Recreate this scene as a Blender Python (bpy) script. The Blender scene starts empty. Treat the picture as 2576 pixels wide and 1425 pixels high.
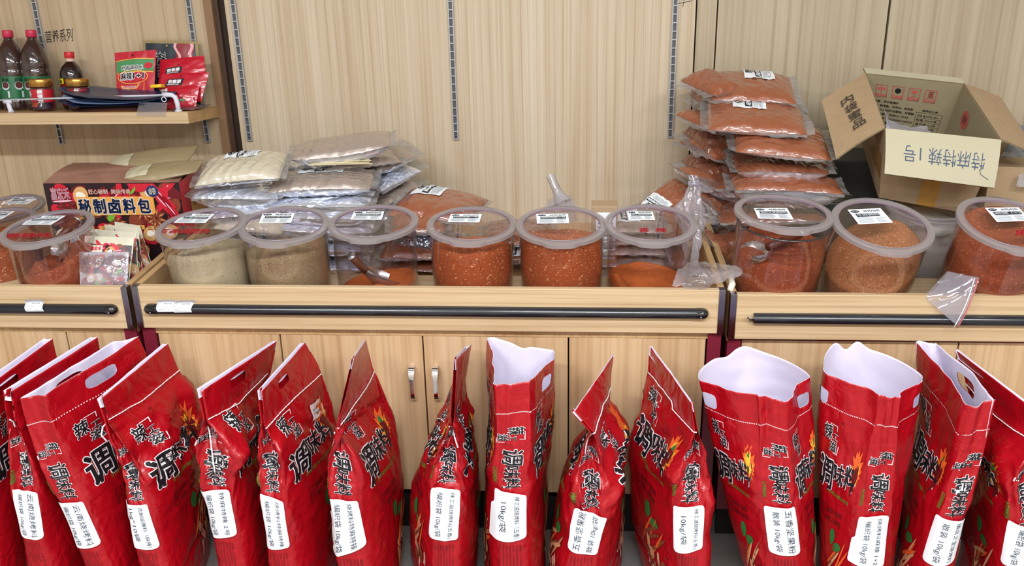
import bpy, bmesh, math, random
import numpy as np
from mathutils import Vector, Matrix, noise

SC = bpy.context.scene
COL = SC.collection
R_ = math.radians

# ---------------------------------------------------------------- camera
F_PX, CX, CY = 2438.3, 1288.0, 712.5
EYE = np.array([0.0, 0.0, 1.60])
_p, _y, _r = R_(21.797), R_(-4.412), R_(-1.273)
FW = np.array([math.sin(_y)*math.cos(_p), math.cos(_y)*math.cos(_p), -math.sin(_p)])
_r0 = np.array([math.cos(_y), -math.sin(_y), 0.0]); _u0 = np.cross(_r0, FW)
RI = math.cos(_r)*_r0 + math.sin(_r)*_u0
UP = -math.sin(_r)*_r0 + math.cos(_r)*_u0
cam = bpy.data.cameras.new('camera'); camo = bpy.data.objects.new('camera', cam); COL.objects.link(camo)
cam.sensor_fit = 'HORIZONTAL'; cam.sensor_width = 36.0; cam.lens = F_PX/2576*36.0
cam.clip_start = .05
camo.matrix_world = Matrix(((RI[0], UP[0], -FW[0], EYE[0]), (RI[1], UP[1], -FW[1], EYE[1]), (RI[2], UP[2], -FW[2], EYE[2]), (0, 0, 0, 1)))
SC.camera = camo

# ---------------------------------------------------------------- light, sky, exposure
SC.view_settings.view_transform = 'Standard'
SC.view_settings.look = 'None'
SC.view_settings.gamma = 1.0
SC.view_settings.exposure = -0.32
SC.view_settings.use_curve_mapping = False
try: SC.cycles.transparent_max_bounces = 18   # light passes many clear walls in the row of jars
except Exception: pass
world = bpy.data.worlds.new('shop_air'); SC.world = world; world.use_nodes = True
world.node_tree.nodes['Background'].inputs[0].default_value = (.86, .92, 1.0, 1)
world.node_tree.nodes['Background'].inputs[1].default_value = 0.36
def area(name, loc, sx, sy, power, color=(1, 1, 1), rot=(0, 0, 0)):
    l = bpy.data.lights.new(name, 'AREA'); l.shape = 'RECTANGLE'; l.size = sx; l.size_y = sy
    l.energy = power; l.color = color
    o = bpy.data.objects.new(name, l); o.location = loc; o.rotation_euler = rot; COL.objects.link(o)
    return o
# ceiling tube fittings of the shop, in rows parallel to the counter
for k, (lx, ly) in enumerate([(-1.5, -.15), (.1, -.15), (1.7, -.15), (-1.5, -1.7), (.1, -1.7), (1.7, -1.7), (-.7, 1.3), (.9, 1.3)]):
    area('ceiling_tube_light', (lx, ly, 2.85), 1.2, .16, {-.15: 88, -1.7: 34, 1.3: 4}[ly], (.93, .965, 1.0))

# ---------------------------------------------------------------- pixel helpers (photo frame 2576 x 1425)
def ray(px, py):
    return FW + RI*((px-CX)/F_PX) - UP*((py-CY)/F_PX)
def atY(px, py, Y):
    d = ray(px, py); return EYE + d*(Y/d[1])
def atZ(px, py, Z):
    d = ray(px, py); return EYE + d*((Z-EYE[2])/d[2])
def proj(P):
    v = np.asarray(P)-EYE; z = v@FW
    return np.array([CX+F_PX*(v@RI)/z, CY-F_PX*(v@UP)/z])
def onplane(px, py, c, n):
    d = ray(px, py); t = np.dot(np.asarray(c)-EYE, n)/np.dot(d, n); return EYE+d*t

# ---------------------------------------------------------------- scene helpers
def tag(o, label=None, cat=None, group=None, kind=None):
    if label: o['label'] = label
    if cat: o['category'] = cat
    if group: o['group'] = group
    if kind: o['kind'] = kind
    return o
def thing(name, loc, label, cat, group=None, rot=None):
    o = bpy.data.objects.new(name, None); COL.objects.link(o)
    o.empty_display_size = .02
    o.location = [float(a) for a in loc]
    if rot is not None:
        if isinstance(rot, Matrix): o.rotation_euler = rot.to_euler()
        else: o.rotation_euler = rot
    return tag(o, label, cat, group)
def mk(name, verts, faces, mats, fmat=None, parent=None, smooth=True, world=False, sharp=None):
    """one mesh object; world=True: verts are world coordinates although the parent sits elsewhere"""
    me = bpy.data.meshes.new(name)
    verts = [tuple(float(c) for c in v) for v in verts]
    if world and parent is not None:
        pm = world_matrix(parent).inverted()
        verts = [tuple(pm @ Vector(v)) for v in verts]
    me.from_pydata(verts, [], [tuple(int(i) for i in f) for f in faces])
    if not isinstance(mats, (list, tuple)): mats = [mats]
    for m in mats: me.materials.append(m)
    if fmat is not None: me.polygons.foreach_set('material_index', [int(i) for i in fmat])
    me.polygons.foreach_set('use_smooth', [bool(smooth)]*len(me.polygons))
    me.update()
    if sharp and smooth:
        try: me.set_sharp_from_angle(angle=R_(sharp))
        except Exception: pass
    o = bpy.data.objects.new(name, me); COL.objects.link(o)
    if parent is not None: o.parent = parent
    return o
def world_matrix(o):
    m = o.matrix_basis.copy() if False else Matrix.LocRotScale(o.location, o.rotation_euler, o.scale)
    return world_matrix(o.parent) @ m if o.parent else m
class MB:
    """collects shapes with material slots into one mesh"""
    def __init__(s): s.v = []; s.f = []; s.m = []
    def add(s, v, f, m=0):
        k = len(s.v); s.v += [tuple(map(float, a)) for a in v]
        s.f += [tuple(i+k for i in q) for q in f]; s.m += [m]*len(f) if not isinstance(m, (list, tuple)) else list(m)
        return s
    def box(s, a, b, m=0, bev=0.0):
        x0, y0, z0 = a; x1, y1, z1 = b
        if bev <= 0:
            v = [(x, y, z) for z in (z0, z1) for y in (y0, y1) for x in (x0, x1)]
            return s.add(v, [(0, 2, 3, 1), (4, 5, 7, 6), (0, 1, 5, 4), (2, 6, 7, 3), (0, 4, 6, 2), (1, 3, 7, 5)], m)
        bm = bmesh.new(); bmesh.ops.create_cube(bm, size=1)
        for w in bm.verts: w.co = Vector(((x0+x1)/2+w.co.x*(x1-x0), (y0+y1)/2+w.co.y*(y1-y0), (z0+z1)/2+w.co.z*(z1-z0)))
        bmesh.ops.bevel(bm, geom=bm.edges[:], offset=bev, segments=2, affect='EDGES', profile=.5)
        return s.bm(bm, m)
    def bm(s, bm, m=0):
        bm.verts.index_update()
        s.add([w.co[:] for w in bm.verts], [[w.index for w in f.verts] for f in bm.faces], m); bm.free(); return s
    def tube(s, pts, r, n=10, m=0, cap=True, taper=None):
        pts = [Vector(p) for p in pts]; rings = []
        up = Vector((0, 0, 1)); prev = None
        for i, p in enumerate(pts):
            d = (pts[min(i+1, len(pts)-1)]-pts[max(i-1, 0)]).normalized()
            if prev is None:
                a = d.orthogonal().normalized()
            else:
                a = (prev - d*prev.dot(d)); a = a.normalized() if a.length > 1e-6 else d.orthogonal().normalized()
            prev = a; b = d.cross(a)
            rr = r if taper is None else r*taper[i]
            rings.append([p+(a*math.cos(2*math.pi*k/n)+b*math.sin(2*math.pi*k/n))*rr for k in range(n)])
        v = [q for g in rings for q in g]; f = []
        for i in range(len(pts)-1):
            for k in range(n): f.append((i*n+k, i*n+(k+1) % n, (i+1)*n+(k+1) % n, (i+1)*n+k))
        if cap: f.append(tuple(range(n))[::-1]); f.append(tuple((len(pts)-1)*n+k for k in range(n)))
        return s.add(v, f, m)
    def lathe(s, prof, n=48, m=0, c=(0, 0, 0)):
        v = []; f = []; k = len(prof)
        for j in range(n):
            t = 2*math.pi*j/n
            for (r, z) in prof: v.append((c[0]+r*math.cos(t), c[1]+r*math.sin(t), c[2]+z))
        for j in range(n):
            for i in range(k-1):
                a, b = j*k+i, ((j+1) % n)*k+i
                f.append((a, b, b+1, a+1))
        return s.add(v, f, m)
    def disc(s, r, z, n=48, m=0, c=(0, 0), up=True):
        v = [(c[0]+r*math.cos(2*math.pi*j/n), c[1]+r*math.sin(2*math.pi*j/n), z) for j in range(n)]
        f = tuple(range(n)); return s.add(v, [f if up else f[::-1]], m)
    def grid(s, fn, nu, nv, m=0, flip=False, wrapu=False):
        v = [fn(i/nu, j/nv) for j in range(nv+1) for i in range(nu+(0 if wrapu else 1))]
        w = nu if wrapu else nu+1; f = []
        for j in range(nv):
            for i in range(nu):
                a = j*w+i; b = j*w+(i+1) % w if wrapu else a+1
                q = (a, b, b+w, a+w); f.append(q[::-1] if flip else q)
        return s.add(v, f, m)
    def map(s, fn): s.v = [tuple(fn(*p)) for p in s.v]; return s
    def build(s, name, mats, parent=None, smooth=True, world=False, sharp=None):
        return mk(name, s.v, s.f, mats, s.m, parent, smooth, world, sharp)

def fbm(x, y, z, o=4):
    return noise.fractal(Vector((x, y, z)), 1.0, 2.0, o)

# ---------------------------------------------------------------- materials
def lin(c):
    return tuple(((v/255)/12.92 if v/255 <= .04045 else ((v/255+.055)/1.055)**2.4) for v in c[:3])+(1,)
_M = {}
class NT:
    def __init__(s, m): s.t = m.node_tree; s.n = s.t.nodes; s.l = s.t.links
    def new(s, ty, **k):
        x = s.n.new(ty)
        for a, b in k.items():
            if hasattr(x, a): setattr(x, a, b)
            else: x.inputs[a.replace('_', ' ')].default_value = b
        return x
    def link(s, a, b): s.l.new(a, b)
def mat(name, color, rough=.5, metal=0.0, spec=.5, coat=0.0, var=0.0, vscale=8, bump=0.0, bscale=60, bdet=4, trans=0.0, sub=0.0, sheen=0.0, coatr=.08, bdist=.002, stretch=(1,1,1)):
    if name in _M: return _M[name]
    m = bpy.data.materials.new(name); m.use_nodes = True; t = NT(m)
    b = t.n['Principled BSDF']; c = lin(color)
    b.inputs['Base Color'].default_value = c; b.inputs['Roughness'].default_value = rough
    b.inputs['Metallic'].default_value = metal; b.inputs['Specular IOR Level'].default_value = spec
    b.inputs['Coat Weight'].default_value = coat; b.inputs['Coat Roughness'].default_value = coatr
    b.inputs['Transmission Weight'].default_value = trans
    tc = t.new('ShaderNodeTexCoord'); mp = t.new('ShaderNodeMapping'); mp.inputs['Scale'].default_value = stretch
    t.link(tc.outputs['Object'], mp.inputs['Vector'])
    if var > 0:
        n = t.new('ShaderNodeTexNoise'); n.inputs['Scale'].default_value = vscale; n.inputs['Detail'].default_value = 5
        t.link(mp.outputs[0], n.inputs['Vector'])
        mx = t.new('ShaderNodeMix', data_type='RGBA'); mx.inputs[6].default_value = tuple(max(0, v*(1-var)) for v in c[:3])+(1,)
        mx.inputs[7].default_value = tuple(min(1, v*(1+var)) for v in c[:3])+(1,)
        t.link(n.outputs['Fac'], mx.inputs[0]); t.link(mx.outputs[2], b.inputs['Base Color'])
    if bump > 0:
        n = t.new('ShaderNodeTexNoise'); n.inputs['Scale'].default_value = bscale; n.inputs['Detail'].default_value = bdet
        t.link(mp.outputs[0], n.inputs['Vector'])
        bp = t.new('ShaderNodeBump'); bp.inputs['Strength'].default_value = bump; bp.inputs['Distance'].default_value = bdist
        t.link(n.outputs['Fac'], bp.inputs['Height']); t.link(bp.outputs[0], b.inputs['Normal'])
    _M[name] = m; return m
def wood(name, cols, axis='Z', across=14.0, along=.55, rough=.42, seed=0.0, contrast=1.0):
    if name in _M: return _M[name]
    m = bpy.data.materials.new(name); m.use_nodes = True; t = NT(m); b = t.n['Principled BSDF']
    b.inputs['Roughness'].default_value = rough
    tc = t.new('ShaderNodeTexCoord')
    def mp(ac, al, off=0):
        x = t.new('ShaderNodeMapping')
        x.inputs['Scale'].default_value = (ac, ac, al) if axis == 'Z' else ((al, ac, ac) if axis == 'X' else (ac, al, ac))
        x.inputs['Location'].default_value = (seed+off, seed*.7+off, seed*.3)
        t.link(tc.outputs['Object'], x.inputs['Vector']); return x
    def nz(mpn, sc, det, dist=0.0):
        x = t.new('ShaderNodeTexNoise'); x.inputs['Scale'].default_value = sc; x.inputs['Detail'].default_value = det
        x.inputs['Distortion'].default_value = dist; x.inputs['Roughness'].default_value = .6
        t.link(mpn.outputs[0], x.inputs['Vector']); return x
    n1 = nz(mp(across, along), 1.0, 5, .35)
    n2 = nz(mp(across*7, along*2.2, 4), 1.0, 4, .1)
    n3 = nz(mp(across*.28, along*.6, 9), 1.0, 3, .6)
    # flame figure: rings of a stretched radial field, fine dark lines
    w = t.new('ShaderNodeTexWave', wave_type='BANDS', bands_direction='X' if axis != 'X' else 'Z')
    w.inputs['Scale'].default_value = 1.6; w.inputs['Distortion'].default_value = 7.0; w.inputs['Detail'].default_value = 3; w.inputs['Detail Scale'].default_value = .7
    t.link(mp(across*.30, along*.35, 2).outputs[0], w.inputs['Vector'])
    r1 = t.new('ShaderNodeValToRGB'); e = r1.color_ramp.elements
    e[0].position = .28; e[0].color = lin(cols[0]); e[1].position = .72; e[1].color = lin(cols[2])
    k = r1.color_ramp.elements.new(.5); k.color = lin(cols[1])
    ad = t.new('ShaderNodeMath', operation='ADD'); mu = t.new('ShaderNodeMath', operation='MULTIPLY'); mu.inputs[1].default_value = .35
    m2 = t.new('ShaderNodeMath', operation='MULTIPLY_ADD'); m2.inputs[1].default_value = .62; 
    t.link(n1.outputs['Fac'], m2.inputs[0]); t.link(n3.outputs['Fac'], mu.inputs[0]); t.link(mu.outputs[0], m2.inputs[2])
    t.link(m2.outputs[0], r1.inputs[0])
    # fine pores darken
    r2 = t.new('ShaderNodeValToRGB'); r2.color_ramp.elements[0].position = .30; r2.color_ramp.elements[0].color = (.72, .66, .58, 1)
    r2.color_ramp.elements[1].position = .52; r2.color_ramp.elements[1].color = (1, 1, 1, 1)
    t.link(n2.outputs['Fac'], r2.inputs[0])
    mx = t.new('ShaderNodeMix', data_type='RGBA', blend_type='MULTIPLY'); mx.inputs[0].default_value = .55*contrast
    t.link(r1.outputs[0], mx.inputs[6]); t.link(r2.outputs[0], mx.inputs[7])
    r3 = t.new('ShaderNodeValToRGB'); r3.color_ramp.elements[0].position = .0; r3.color_ramp.elements[0].color = (.66, .56, .46, 1)
    r3.color_ramp.elements[1].position = .16; r3.color_ramp.elements[1].color = (1, 1, 1, 1)
    t.link(w.outputs['Fac'], r3.inputs[0])
    mx2 = t.new('ShaderNodeMix', data_type='RGBA', blend_type='MULTIPLY'); mx2.inputs[0].default_value = .28*contrast
    t.link(mx.outputs[2], mx2.inputs[6]); t.link(r3.outputs[0], mx2.inputs[7])
    t.link(mx2.outputs[2], b.inputs['Base Color'])
    bp = t.new('ShaderNodeBump'); bp.inputs['Strength'].default_value = .12; bp.inputs['Distance'].default_value = .0006
    t.link(n2.outputs['Fac'], bp.inputs['Height']); t.link(bp.outputs[0], b.inputs['Normal'])
    _M[name] = m; return m
def clear(name, tint=(255, 255, 255), gloss=.10, rough=.05, haze=0.0, hazec=(220, 220, 228), bump=0.0, bscale=30, edge=.55):
    """thin clear plastic: see-through with facing-angle reflection and an optional milky part"""
    if name in _M: return _M[name]
    m = bpy.data.materials.new(name); m.use_nodes = True; t = NT(m); t.n.remove(t.n['Principled BSDF'])
    out = t.n['Material Output']
    tr = t.new('ShaderNodeBsdfTransparent'); tr.inputs[0].default_value = lin(tint)
    gl = t.new('ShaderNodeBsdfGlossy'); gl.inputs['Roughness'].default_value = rough
    lw = t.new('ShaderNodeLayerWeight'); lw.inputs['Blend'].default_value = .35
    ma = t.new('ShaderNodeMath', operation='MULTIPLY_ADD'); ma.inputs[1].default_value = edge; ma.inputs[2].default_value = gloss; ma.use_clamp = True
    t.link(lw.outputs['Facing'], ma.inputs[0])
    pw = t.new('ShaderNodeMath', operation='POWER'); pw.inputs[1].default_value = 2.2
    t.link(lw.outputs['Facing'], pw.inputs[0]); t.link(pw.outputs[0], ma.inputs[0])
    mx = t.new('ShaderNodeMixShader'); t.link(ma.outputs[0], mx.inputs[0]); t.link(tr.outputs[0], mx.inputs[1]); t.link(gl.outputs[0], mx.inputs[2])
    last = mx
    if haze > 0:
        df = t.new('ShaderNodeBsdfDiffuse'); df.inputs[0].default_value = lin(hazec)
        tl = t.new('ShaderNodeBsdfTranslucent'); tl.inputs[0].default_value = lin(hazec)
        m1 = t.new('ShaderNodeMixShader'); m1.inputs[0].default_value = .5; t.link(df.outputs[0], m1.inputs[1]); t.link(tl.outputs[0], m1.inputs[2])
        m2 = t.new('ShaderNodeMixShader'); m2.inputs[0].default_value = haze
        t.link(mx.outputs[0], m2.inputs[1]); t.link(m1.outputs[0], m2.inputs[2]); last = m2
        if bump > 0:
            hn = t.new('ShaderNodeTexNoise'); hn.inputs['Scale'].default_value = bscale*.5; hn.inputs['Detail'].default_value = 3
            tc0 = t.new('ShaderNodeTexCoord'); t.link(tc0.outputs['Object'], hn.inputs['Vector'])
            mr = t.new('ShaderNodeMapRange'); mr.inputs[1].default_value = .35; mr.inputs[2].default_value = .68; mr.inputs[3].default_value = haze*.45; mr.inputs[4].default_value = min(1, haze*1.7)
            t.link(hn.outputs['Fac'], mr.inputs[0]); t.link(mr.outputs[0], m2.inputs[0])
    t.link(last.outputs[0], out.inputs[0])
    if bump > 0:
        tc = t.new('ShaderNodeTexCoord'); n = t.new('ShaderNodeTexNoise'); n.inputs['Scale'].default_value = bscale; n.inputs['Detail'].default_value = 3
        t.link(tc.outputs['Object'], n.inputs['Vector'])
        bp = t.new('ShaderNodeBump'); bp.inputs['Strength'].default_value = bump; bp.inputs['Distance'].default_value = .004
        t.link(n.outputs['Fac'], bp.inputs['Height']); t.link(bp.outputs[0], gl.inputs['Normal'])
    _M[name] = m; return m
def crinkle(name, color, rough=.18, metal=1.0, strength=.8, scale=22, coat=0.0, dist=.006, var=0.0):
    """film or foil with sharp folded facets"""
    if name in _M: return _M[name]
    m = bpy.data.materials.new(name); m.use_nodes = True; t = NT(m); b = t.n['Principled BSDF']
    b.inputs['Base Color'].default_value = lin(color); b.inputs['Metallic'].default_value = metal
    b.inputs['Roughness'].default_value = rough; b.inputs['Coat Weight'].default_value = coat; b.inputs['Coat Roughness'].default_value = .06
    tc = t.new('ShaderNodeTexCoord'); n0 = t.new('ShaderNodeTexNoise'); n0.inputs['Scale'].default_value = scale*.5; n0.inputs['Detail'].default_value = 2
    t.link(tc.outputs['Object'], n0.inputs['Vector'])
    ml = t.new('ShaderNodeVectorMath', operation='MULTIPLY_ADD'); ml.inputs[1].default_value = (.12, .12, .12)
    t.link(n0.outputs['Color'], ml.inputs[0]); t.link(tc.outputs['Object'], ml.inputs[2])
    v = t.new('ShaderNodeTexVoronoi', feature='DISTANCE_TO_EDGE'); v.inputs['Scale'].default_value = scale
    t.link(ml.outputs[0], v.inputs['Vector'])
    v2 = t.new('ShaderNodeTexVoronoi', feature='F1'); v2.inputs['Scale'].default_value = scale*.45
    t.link(ml.outputs[0], v2.inputs['Vector'])
    ad = t.new('ShaderNodeMath', operation='ADD'); t.link(v.outputs['Distance'], ad.inputs[0]); t.link(v2.outputs['Distance'], ad.inputs[1])
    bp = t.new('ShaderNodeBump'); bp.inputs['Strength'].default_value = strength; bp.inputs['Distance'].default_value = dist
    t.link(ad.outputs[0], bp.inputs['Height']); t.link(bp.outputs[0], b.inputs['Normal'])
    if coat: t.link(bp.outputs[0], b.inputs['Coat Normal'])
    if var > 0:
        n = t.new('ShaderNodeTexNoise'); n.inputs['Scale'].default_value = 60; n.inputs['Detail'].default_value = 4
        t.link(tc.outputs['Object'], n.inputs['Vector']); c = lin(color)
        mx = t.new('ShaderNodeMix', data_type='RGBA'); mx.inputs[6].default_value = tuple(x*(1-var) for x in c[:3])+(1,); mx.inputs[7].default_value = tuple(min(1, x*(1+var)) for x in c[:3])+(1,)
        t.link(n.outputs['Fac'], mx.inputs[0]); t.link(mx.outputs[2], b.inputs['Base Color'])
    _M[name] = m; return m
def powder(name, base, dark, light, scale=260, dpos=.62, lpos=.66, drange=.04):
    """ground spice: fine grain with darker and paler flecks"""
    if name in _M: return _M[name]
    m = bpy.data.materials.new(name); m.use_nodes = True; t = NT(m); b = t.n['Principled BSDF']
    b.inputs['Roughness'].default_value = .9; b.inputs['Specular IOR Level'].default_value = .2
    tc = t.new('ShaderNodeTexCoord')
    n = t.new('ShaderNodeTexNoise'); n.inputs['Scale'].default_value = scale; n.inputs['Detail'].default_value = 3; n.inputs['Roughness'].default_value = .7
    n2 = t.new('ShaderNodeTexNoise'); n2.inputs['Scale'].default_value = scale*.9; n2.inputs['Detail'].default_value = 2
    mp = t.new('ShaderNodeMapping'); mp.inputs['Location'].default_value = (3, 5, 7); mp.inputs['Scale'].default_value = (.75, .75, 1.25)
    n3 = t.new('ShaderNodeTexNoise'); n3.inputs['Scale'].default_value = 9; n3.inputs['Detail'].default_value = 4
    t.link(tc.outputs['Object'], n.inputs['Vector']); t.link(tc.outputs['Object'], mp.inputs['Vector']); t.link(mp.outputs[0], n2.inputs['Vector']); t.link(tc.outputs['Object'], n3.inputs['Vector'])
    def ramp(src, lo, hi):
        r = t.new('ShaderNodeValToRGB'); r.color_ramp.elements[0].position = lo; r.color_ramp.elements[1].position = hi; t.link(src, r.inputs[0]); return r
    bc = lin(base)
    m0 = t.new('ShaderNodeMix', data_type='RGBA'); m0.inputs[6].default_value = tuple(x*.78 for x in bc[:3])+(1,); m0.inputs[7].default_value = tuple(min(1, x*1.2) for x in bc[:3])+(1,)
    t.link(n3.outputs['Fac'], m0.inputs[0])
    m1 = t.new('ShaderNodeMix', data_type='RGBA'); m1.inputs[7].default_value = lin(dark); t.link(m0.outputs[2], m1.inputs[6]); t.link(ramp(n.outputs['Fac'], dpos, dpos+drange).outputs[0], m1.inputs[0])
    m2 = t.new('ShaderNodeMix', data_type='RGBA'); m2.inputs[7].default_value = lin(light); t.link(m1.outputs[2], m2.inputs[6]); t.link(ramp(n2.outputs['Fac'], lpos, lpos+.04).outputs[0], m2.inputs[0])
    t.link(m2.outputs[2], b.inputs['Base Color'])
    bp = t.new('ShaderNodeBump'); bp.inputs['Strength'].default_value = .5; bp.inputs['Distance'].default_value = .001
    t.link(n.outputs['Fac'], bp.inputs['Height']); t.link(bp.outputs[0], b.inputs['Normal'])
    _M[name] = m; return m

WALLW = wood('wall_wood', [(184, 160, 128), (206, 189, 162), (220, 207, 186)], 'Z', 24, .5, .45)
WALLW2 = wood('wall_wood_right', [(168, 150, 122), (186, 171, 144), (200, 188, 166)], 'Z', 15, .5, .45, seed=5.3)
WALLW3 = wood('wall_wood_left', [(176, 152, 120), (198, 176, 144), (210, 192, 162)], 'Z', 16, .5, .45, seed=2.1)
DOORW = wood('door_wood', [(190, 150, 108), (208, 175, 134), (222, 194, 156)], 'Z', 15, .5, .4, seed=8.0)
FASCW = wood('fascia_wood', [(188, 156, 114), (210, 183, 145), (222, 200, 164)], 'X', 26, .8, .4, seed=1.5, contrast=1.3)
FASCY = wood('board_wood', [(176, 138, 92), (200, 164, 116), (214, 184, 138)], 'Y', 26, .9, .45, seed=3.5)
INK = mat('black_ink', (18, 16, 22), .5)
PAPER = mat('label_paper', (240, 246, 250), .45)
WHITE = mat('white_print', (240, 238, 240), .45)

# ---------------------------------------------------------------- lettering
_TX = {}
def text_mesh(s, bold=0.0, split=0.0):
    """triangles of a line of writing, 1 unit em, baseline-left at its own bounds; returns (verts Nx2 array, faces, w, h) with bounds moved to 0..w, 0..h"""
    key = (s, bold, split)
    if key in _TX: return _TX[key]
    c = bpy.data.curves.new('w', 'FONT'); c.body = s; c.offset = bold; c.resolution_u = 2
    o = bpy.data.objects.new('w', c); COL.objects.link(o)
    dg = bpy.context.evaluated_depsgraph_get(); dg.update()
    me = bpy.data.meshes.new_from_object(o.evaluated_get(dg))
    if split > 0:
        bm = bmesh.new(); bm.from_mesh(me)
        for _ in range(4):
            es = [e for e in bm.edges if e.calc_length() > split]
            if not es: break
            bmesh.ops.subdivide_edges(bm, edges=es, cuts=1)
            bmesh.ops.triangulate(bm, faces=bm.faces[:])
        bm.to_mesh(me); bm.free()
    v = np.array([p.co[:2] for p in me.vertices]) if len(me.vertices) else np.zeros((1, 2))
    f = [tuple(p.vertices) for p in me.polygons]
    bpy.data.objects.remove(o); bpy.data.curves.remove(c); bpy.data.meshes.remove(me)
    lo = v.min(0); hi = v.max(0); v = v-lo
    _TX[key] = (v, f, hi[0]-lo[0], hi[1]-lo[1]); return _TX[key]
def put_text(mb, s, fn, x0, y0, x1, y1, m, bold=0.0, rot=0, split=0.0, grow=0.0):
    """writes s into the box x0..x1, y0..y1 (any 2-D frame, y up) and maps every point through fn; rot in quarter turns clockwise"""
    v, f, w, h = text_mesh(s, 0, split)
    w = max(w, 1e-6); h = max(h, 1e-6)
    for dx, dy in thick(bold):
        u = (v+np.array([dx, dy]))/np.array([w, h])
        for _ in range(rot % 4): u = np.stack([u[:, 1], 1-u[:, 0]], 1)
        P = [fn(x0+(x1-x0)*a, y0+(y1-y0)*b) for a, b in u]
        mb.add(P, f, m)
def thick(bold):
    """a heavier stroke is the same letter set down a few times, slightly shifted"""
    if bold <= .004: return ((0, 0),)
    k = bold*.8
    return ((k, k), (-k, k), (k, -k), (-k, -k)) if bold < .03 else ((k, k), (-k, k), (k, -k), (-k, -k), (0, k*1.2), (0, -k*1.2), (k*1.2, 0), (-k*1.2, 0))
def quadmap(c, nrm=None, off=0.0):
    """c: four world corners TL TR BR BL -> fn(p,q) with p right 0..1 and q up 0..1"""
    c = [np.array(a, float) for a in c]
    if nrm is None:
        nrm = np.cross(c[1]-c[0], c[3]-c[0]); nrm = -nrm/np.linalg.norm(nrm)
    if np.dot(nrm, EYE-c[0]) < 0: nrm = -nrm
    def fn(p, q, o=off):
        top = c[0]*(1-p)+c[1]*p; bot = c[3]*(1-p)+c[2]*p
        return top*q+bot*(1-q)+nrm*o
    return fn
# ================================================================ setting
YF, YW = 2.149, 3.03
CR = mat('cabinet_red', (120, 34, 52), .35)
DARK = mat('gap_dark', (30, 22, 24), .7)
STEEL = mat('end_steel', (150, 150, 160), .22, 1.0, bump=.1, bscale=200)
STEELD = mat('strip_steel', (184, 186, 188), .35, .45)
BLACKP = mat('black_plastic', (26, 28, 34), .22, coat=.4)

fl = MB().box((-4, -2.5, -.05), (4, 3.3, 0)).build('floor', mat('floor_tile', (138, 134, 130), .35, var=.12, vscale=40, bump=.05, bscale=90), smooth=False)
tag(fl, kind='structure')
ce = MB().box((-4, -2.5, 3.0), (4, 3.3, 3.05)).build('ceiling', mat('ceiling_white', (225, 226, 228), .8), smooth=False); tag(ce, kind='structure')
# back wall in three panels; the middle and the right one meet in a thin seam
w = MB().box((-1.105, YW, 0), (.336, YW+.02, 3.0)).build('wall_back', WALLW, smooth=False); tag(w, kind='structure')
xs2 = float(atY(1803, 90, YW)[0]); xs3 = float(atY(2231, 90, YW)[0])
w = MB().box((.341, YW+.002, 0), (xs2-.004, YW+.02, 3.0)).build('wall_back', WALLW2, smooth=False); tag(w, kind='structure')
w = MB().box((xs2, YW-.004, 0), (xs3-.007, YW+.02, 3.0)).build('wall_back', WALLW2, smooth=False); tag(w, kind='structure')
w = MB().box((xs3, YW-.004, 0), (4, YW+.02, 3.0)).build('wall_back', WALLW2, smooth=False); tag(w, kind='structure')
w = MB().box((-4, YW, 0), (-1.168, YW+.02, 3.0)).build('wall_back', WALLW3, smooth=False); tag(w, kind='structure')
w = MB().box((-4, YW+.022, 0), (4, YW+.06, 3.0)).build('wall_rear', mat('wall_dark', (52, 36, 28), .8), smooth=False); tag(w, kind='structure')
w = MB().box((-1.168, YW-.012, 0), (-1.142, YW+.022, 3.0)).build('trim_1', mat('post_brown', (140, 108, 78), .5, var=.1), smooth=False); tag(w, kind='structure')
w = MB().box((-1.142, YW+.004, 0), (-1.128, YW+.02, 3.0)).build('trim_2', mat('post_dark', (70, 48, 34), .6), smooth=False); tag(w, kind='structure')
w = MB().box((-4, -2.5, 0), (-3.95, 3.3, 3)).build('wall_left', mat('wall_cream', (214, 206, 196), .7), smooth=False); tag(w, kind='structure')
w = MB().box((3.95, -2.5, 0), (4, 3.3, 3)).build('wall_right', _M['wall_cream'], smooth=False); tag(w, kind='structure')
w = MB().box((-4, -2.55, 0), (4, -2.5, 3)).build('wall_front', _M['wall_cream'], smooth=False); tag(w, kind='structure')

# slotted steel strips on the wall
def strip(px0, px1, ylow, label, shelf_z=None):
    """px0 at y=0, (px1, ylow) its foot; slots every 25 mm"""
    f = atY(px1, ylow, YW); X = float(f[0]); z0 = float(f[2]); z1 = 1.62
    t = thing('slotted_wall_strip', (X, YW, z0), label, 'shelf strip', 'slotted steel strips on the wood wall')
    mb = MB(); hw = .0085; iw = .0052
    mb.box((-hw, -.010, 0), (-iw, 0, z1-z0)); mb.box((iw, -.010, 0), (hw, 0, z1-z0))
    n = int((z1-z0)/.025)
    for k in range(n+1): mb.box((-iw, -.0098, k*.025), (iw, -.006, k*.025+.0035))
    mb.build('channel', STEELD, t, smooth=False)
    MB().box((-iw, -.002, 0), (iw, -.0005, z1-z0)).build('slot_backing', mat('slot_dark', (104, 104, 108), .35, .4, var=.3, vscale=40), t, smooth=False)
    s = MB(); s.lathe([(0, -.0005), (.0035, -.0005), (.0035, .0015), (0, .0015)], 10)
    s.map(lambda x, y, z: (x, -.003-z, y+.012)).build('screw', STEEL, t)
    return t
strip(92, 158, 362, 'slotted steel strip behind the dark bottles on the shelf')
strip(471, 525, 357, 'slotted steel strip behind the red pouches on the shelf')
strip(590, 630, 353, 'slotted steel strip just beside the dark gap post')
strip(1133, 1148, 350, 'slotted steel strip in the middle of the bare wood panel')
strip(1697, 1685, 345, 'slotted steel strip beside the stack of chili powder packs')

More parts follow.
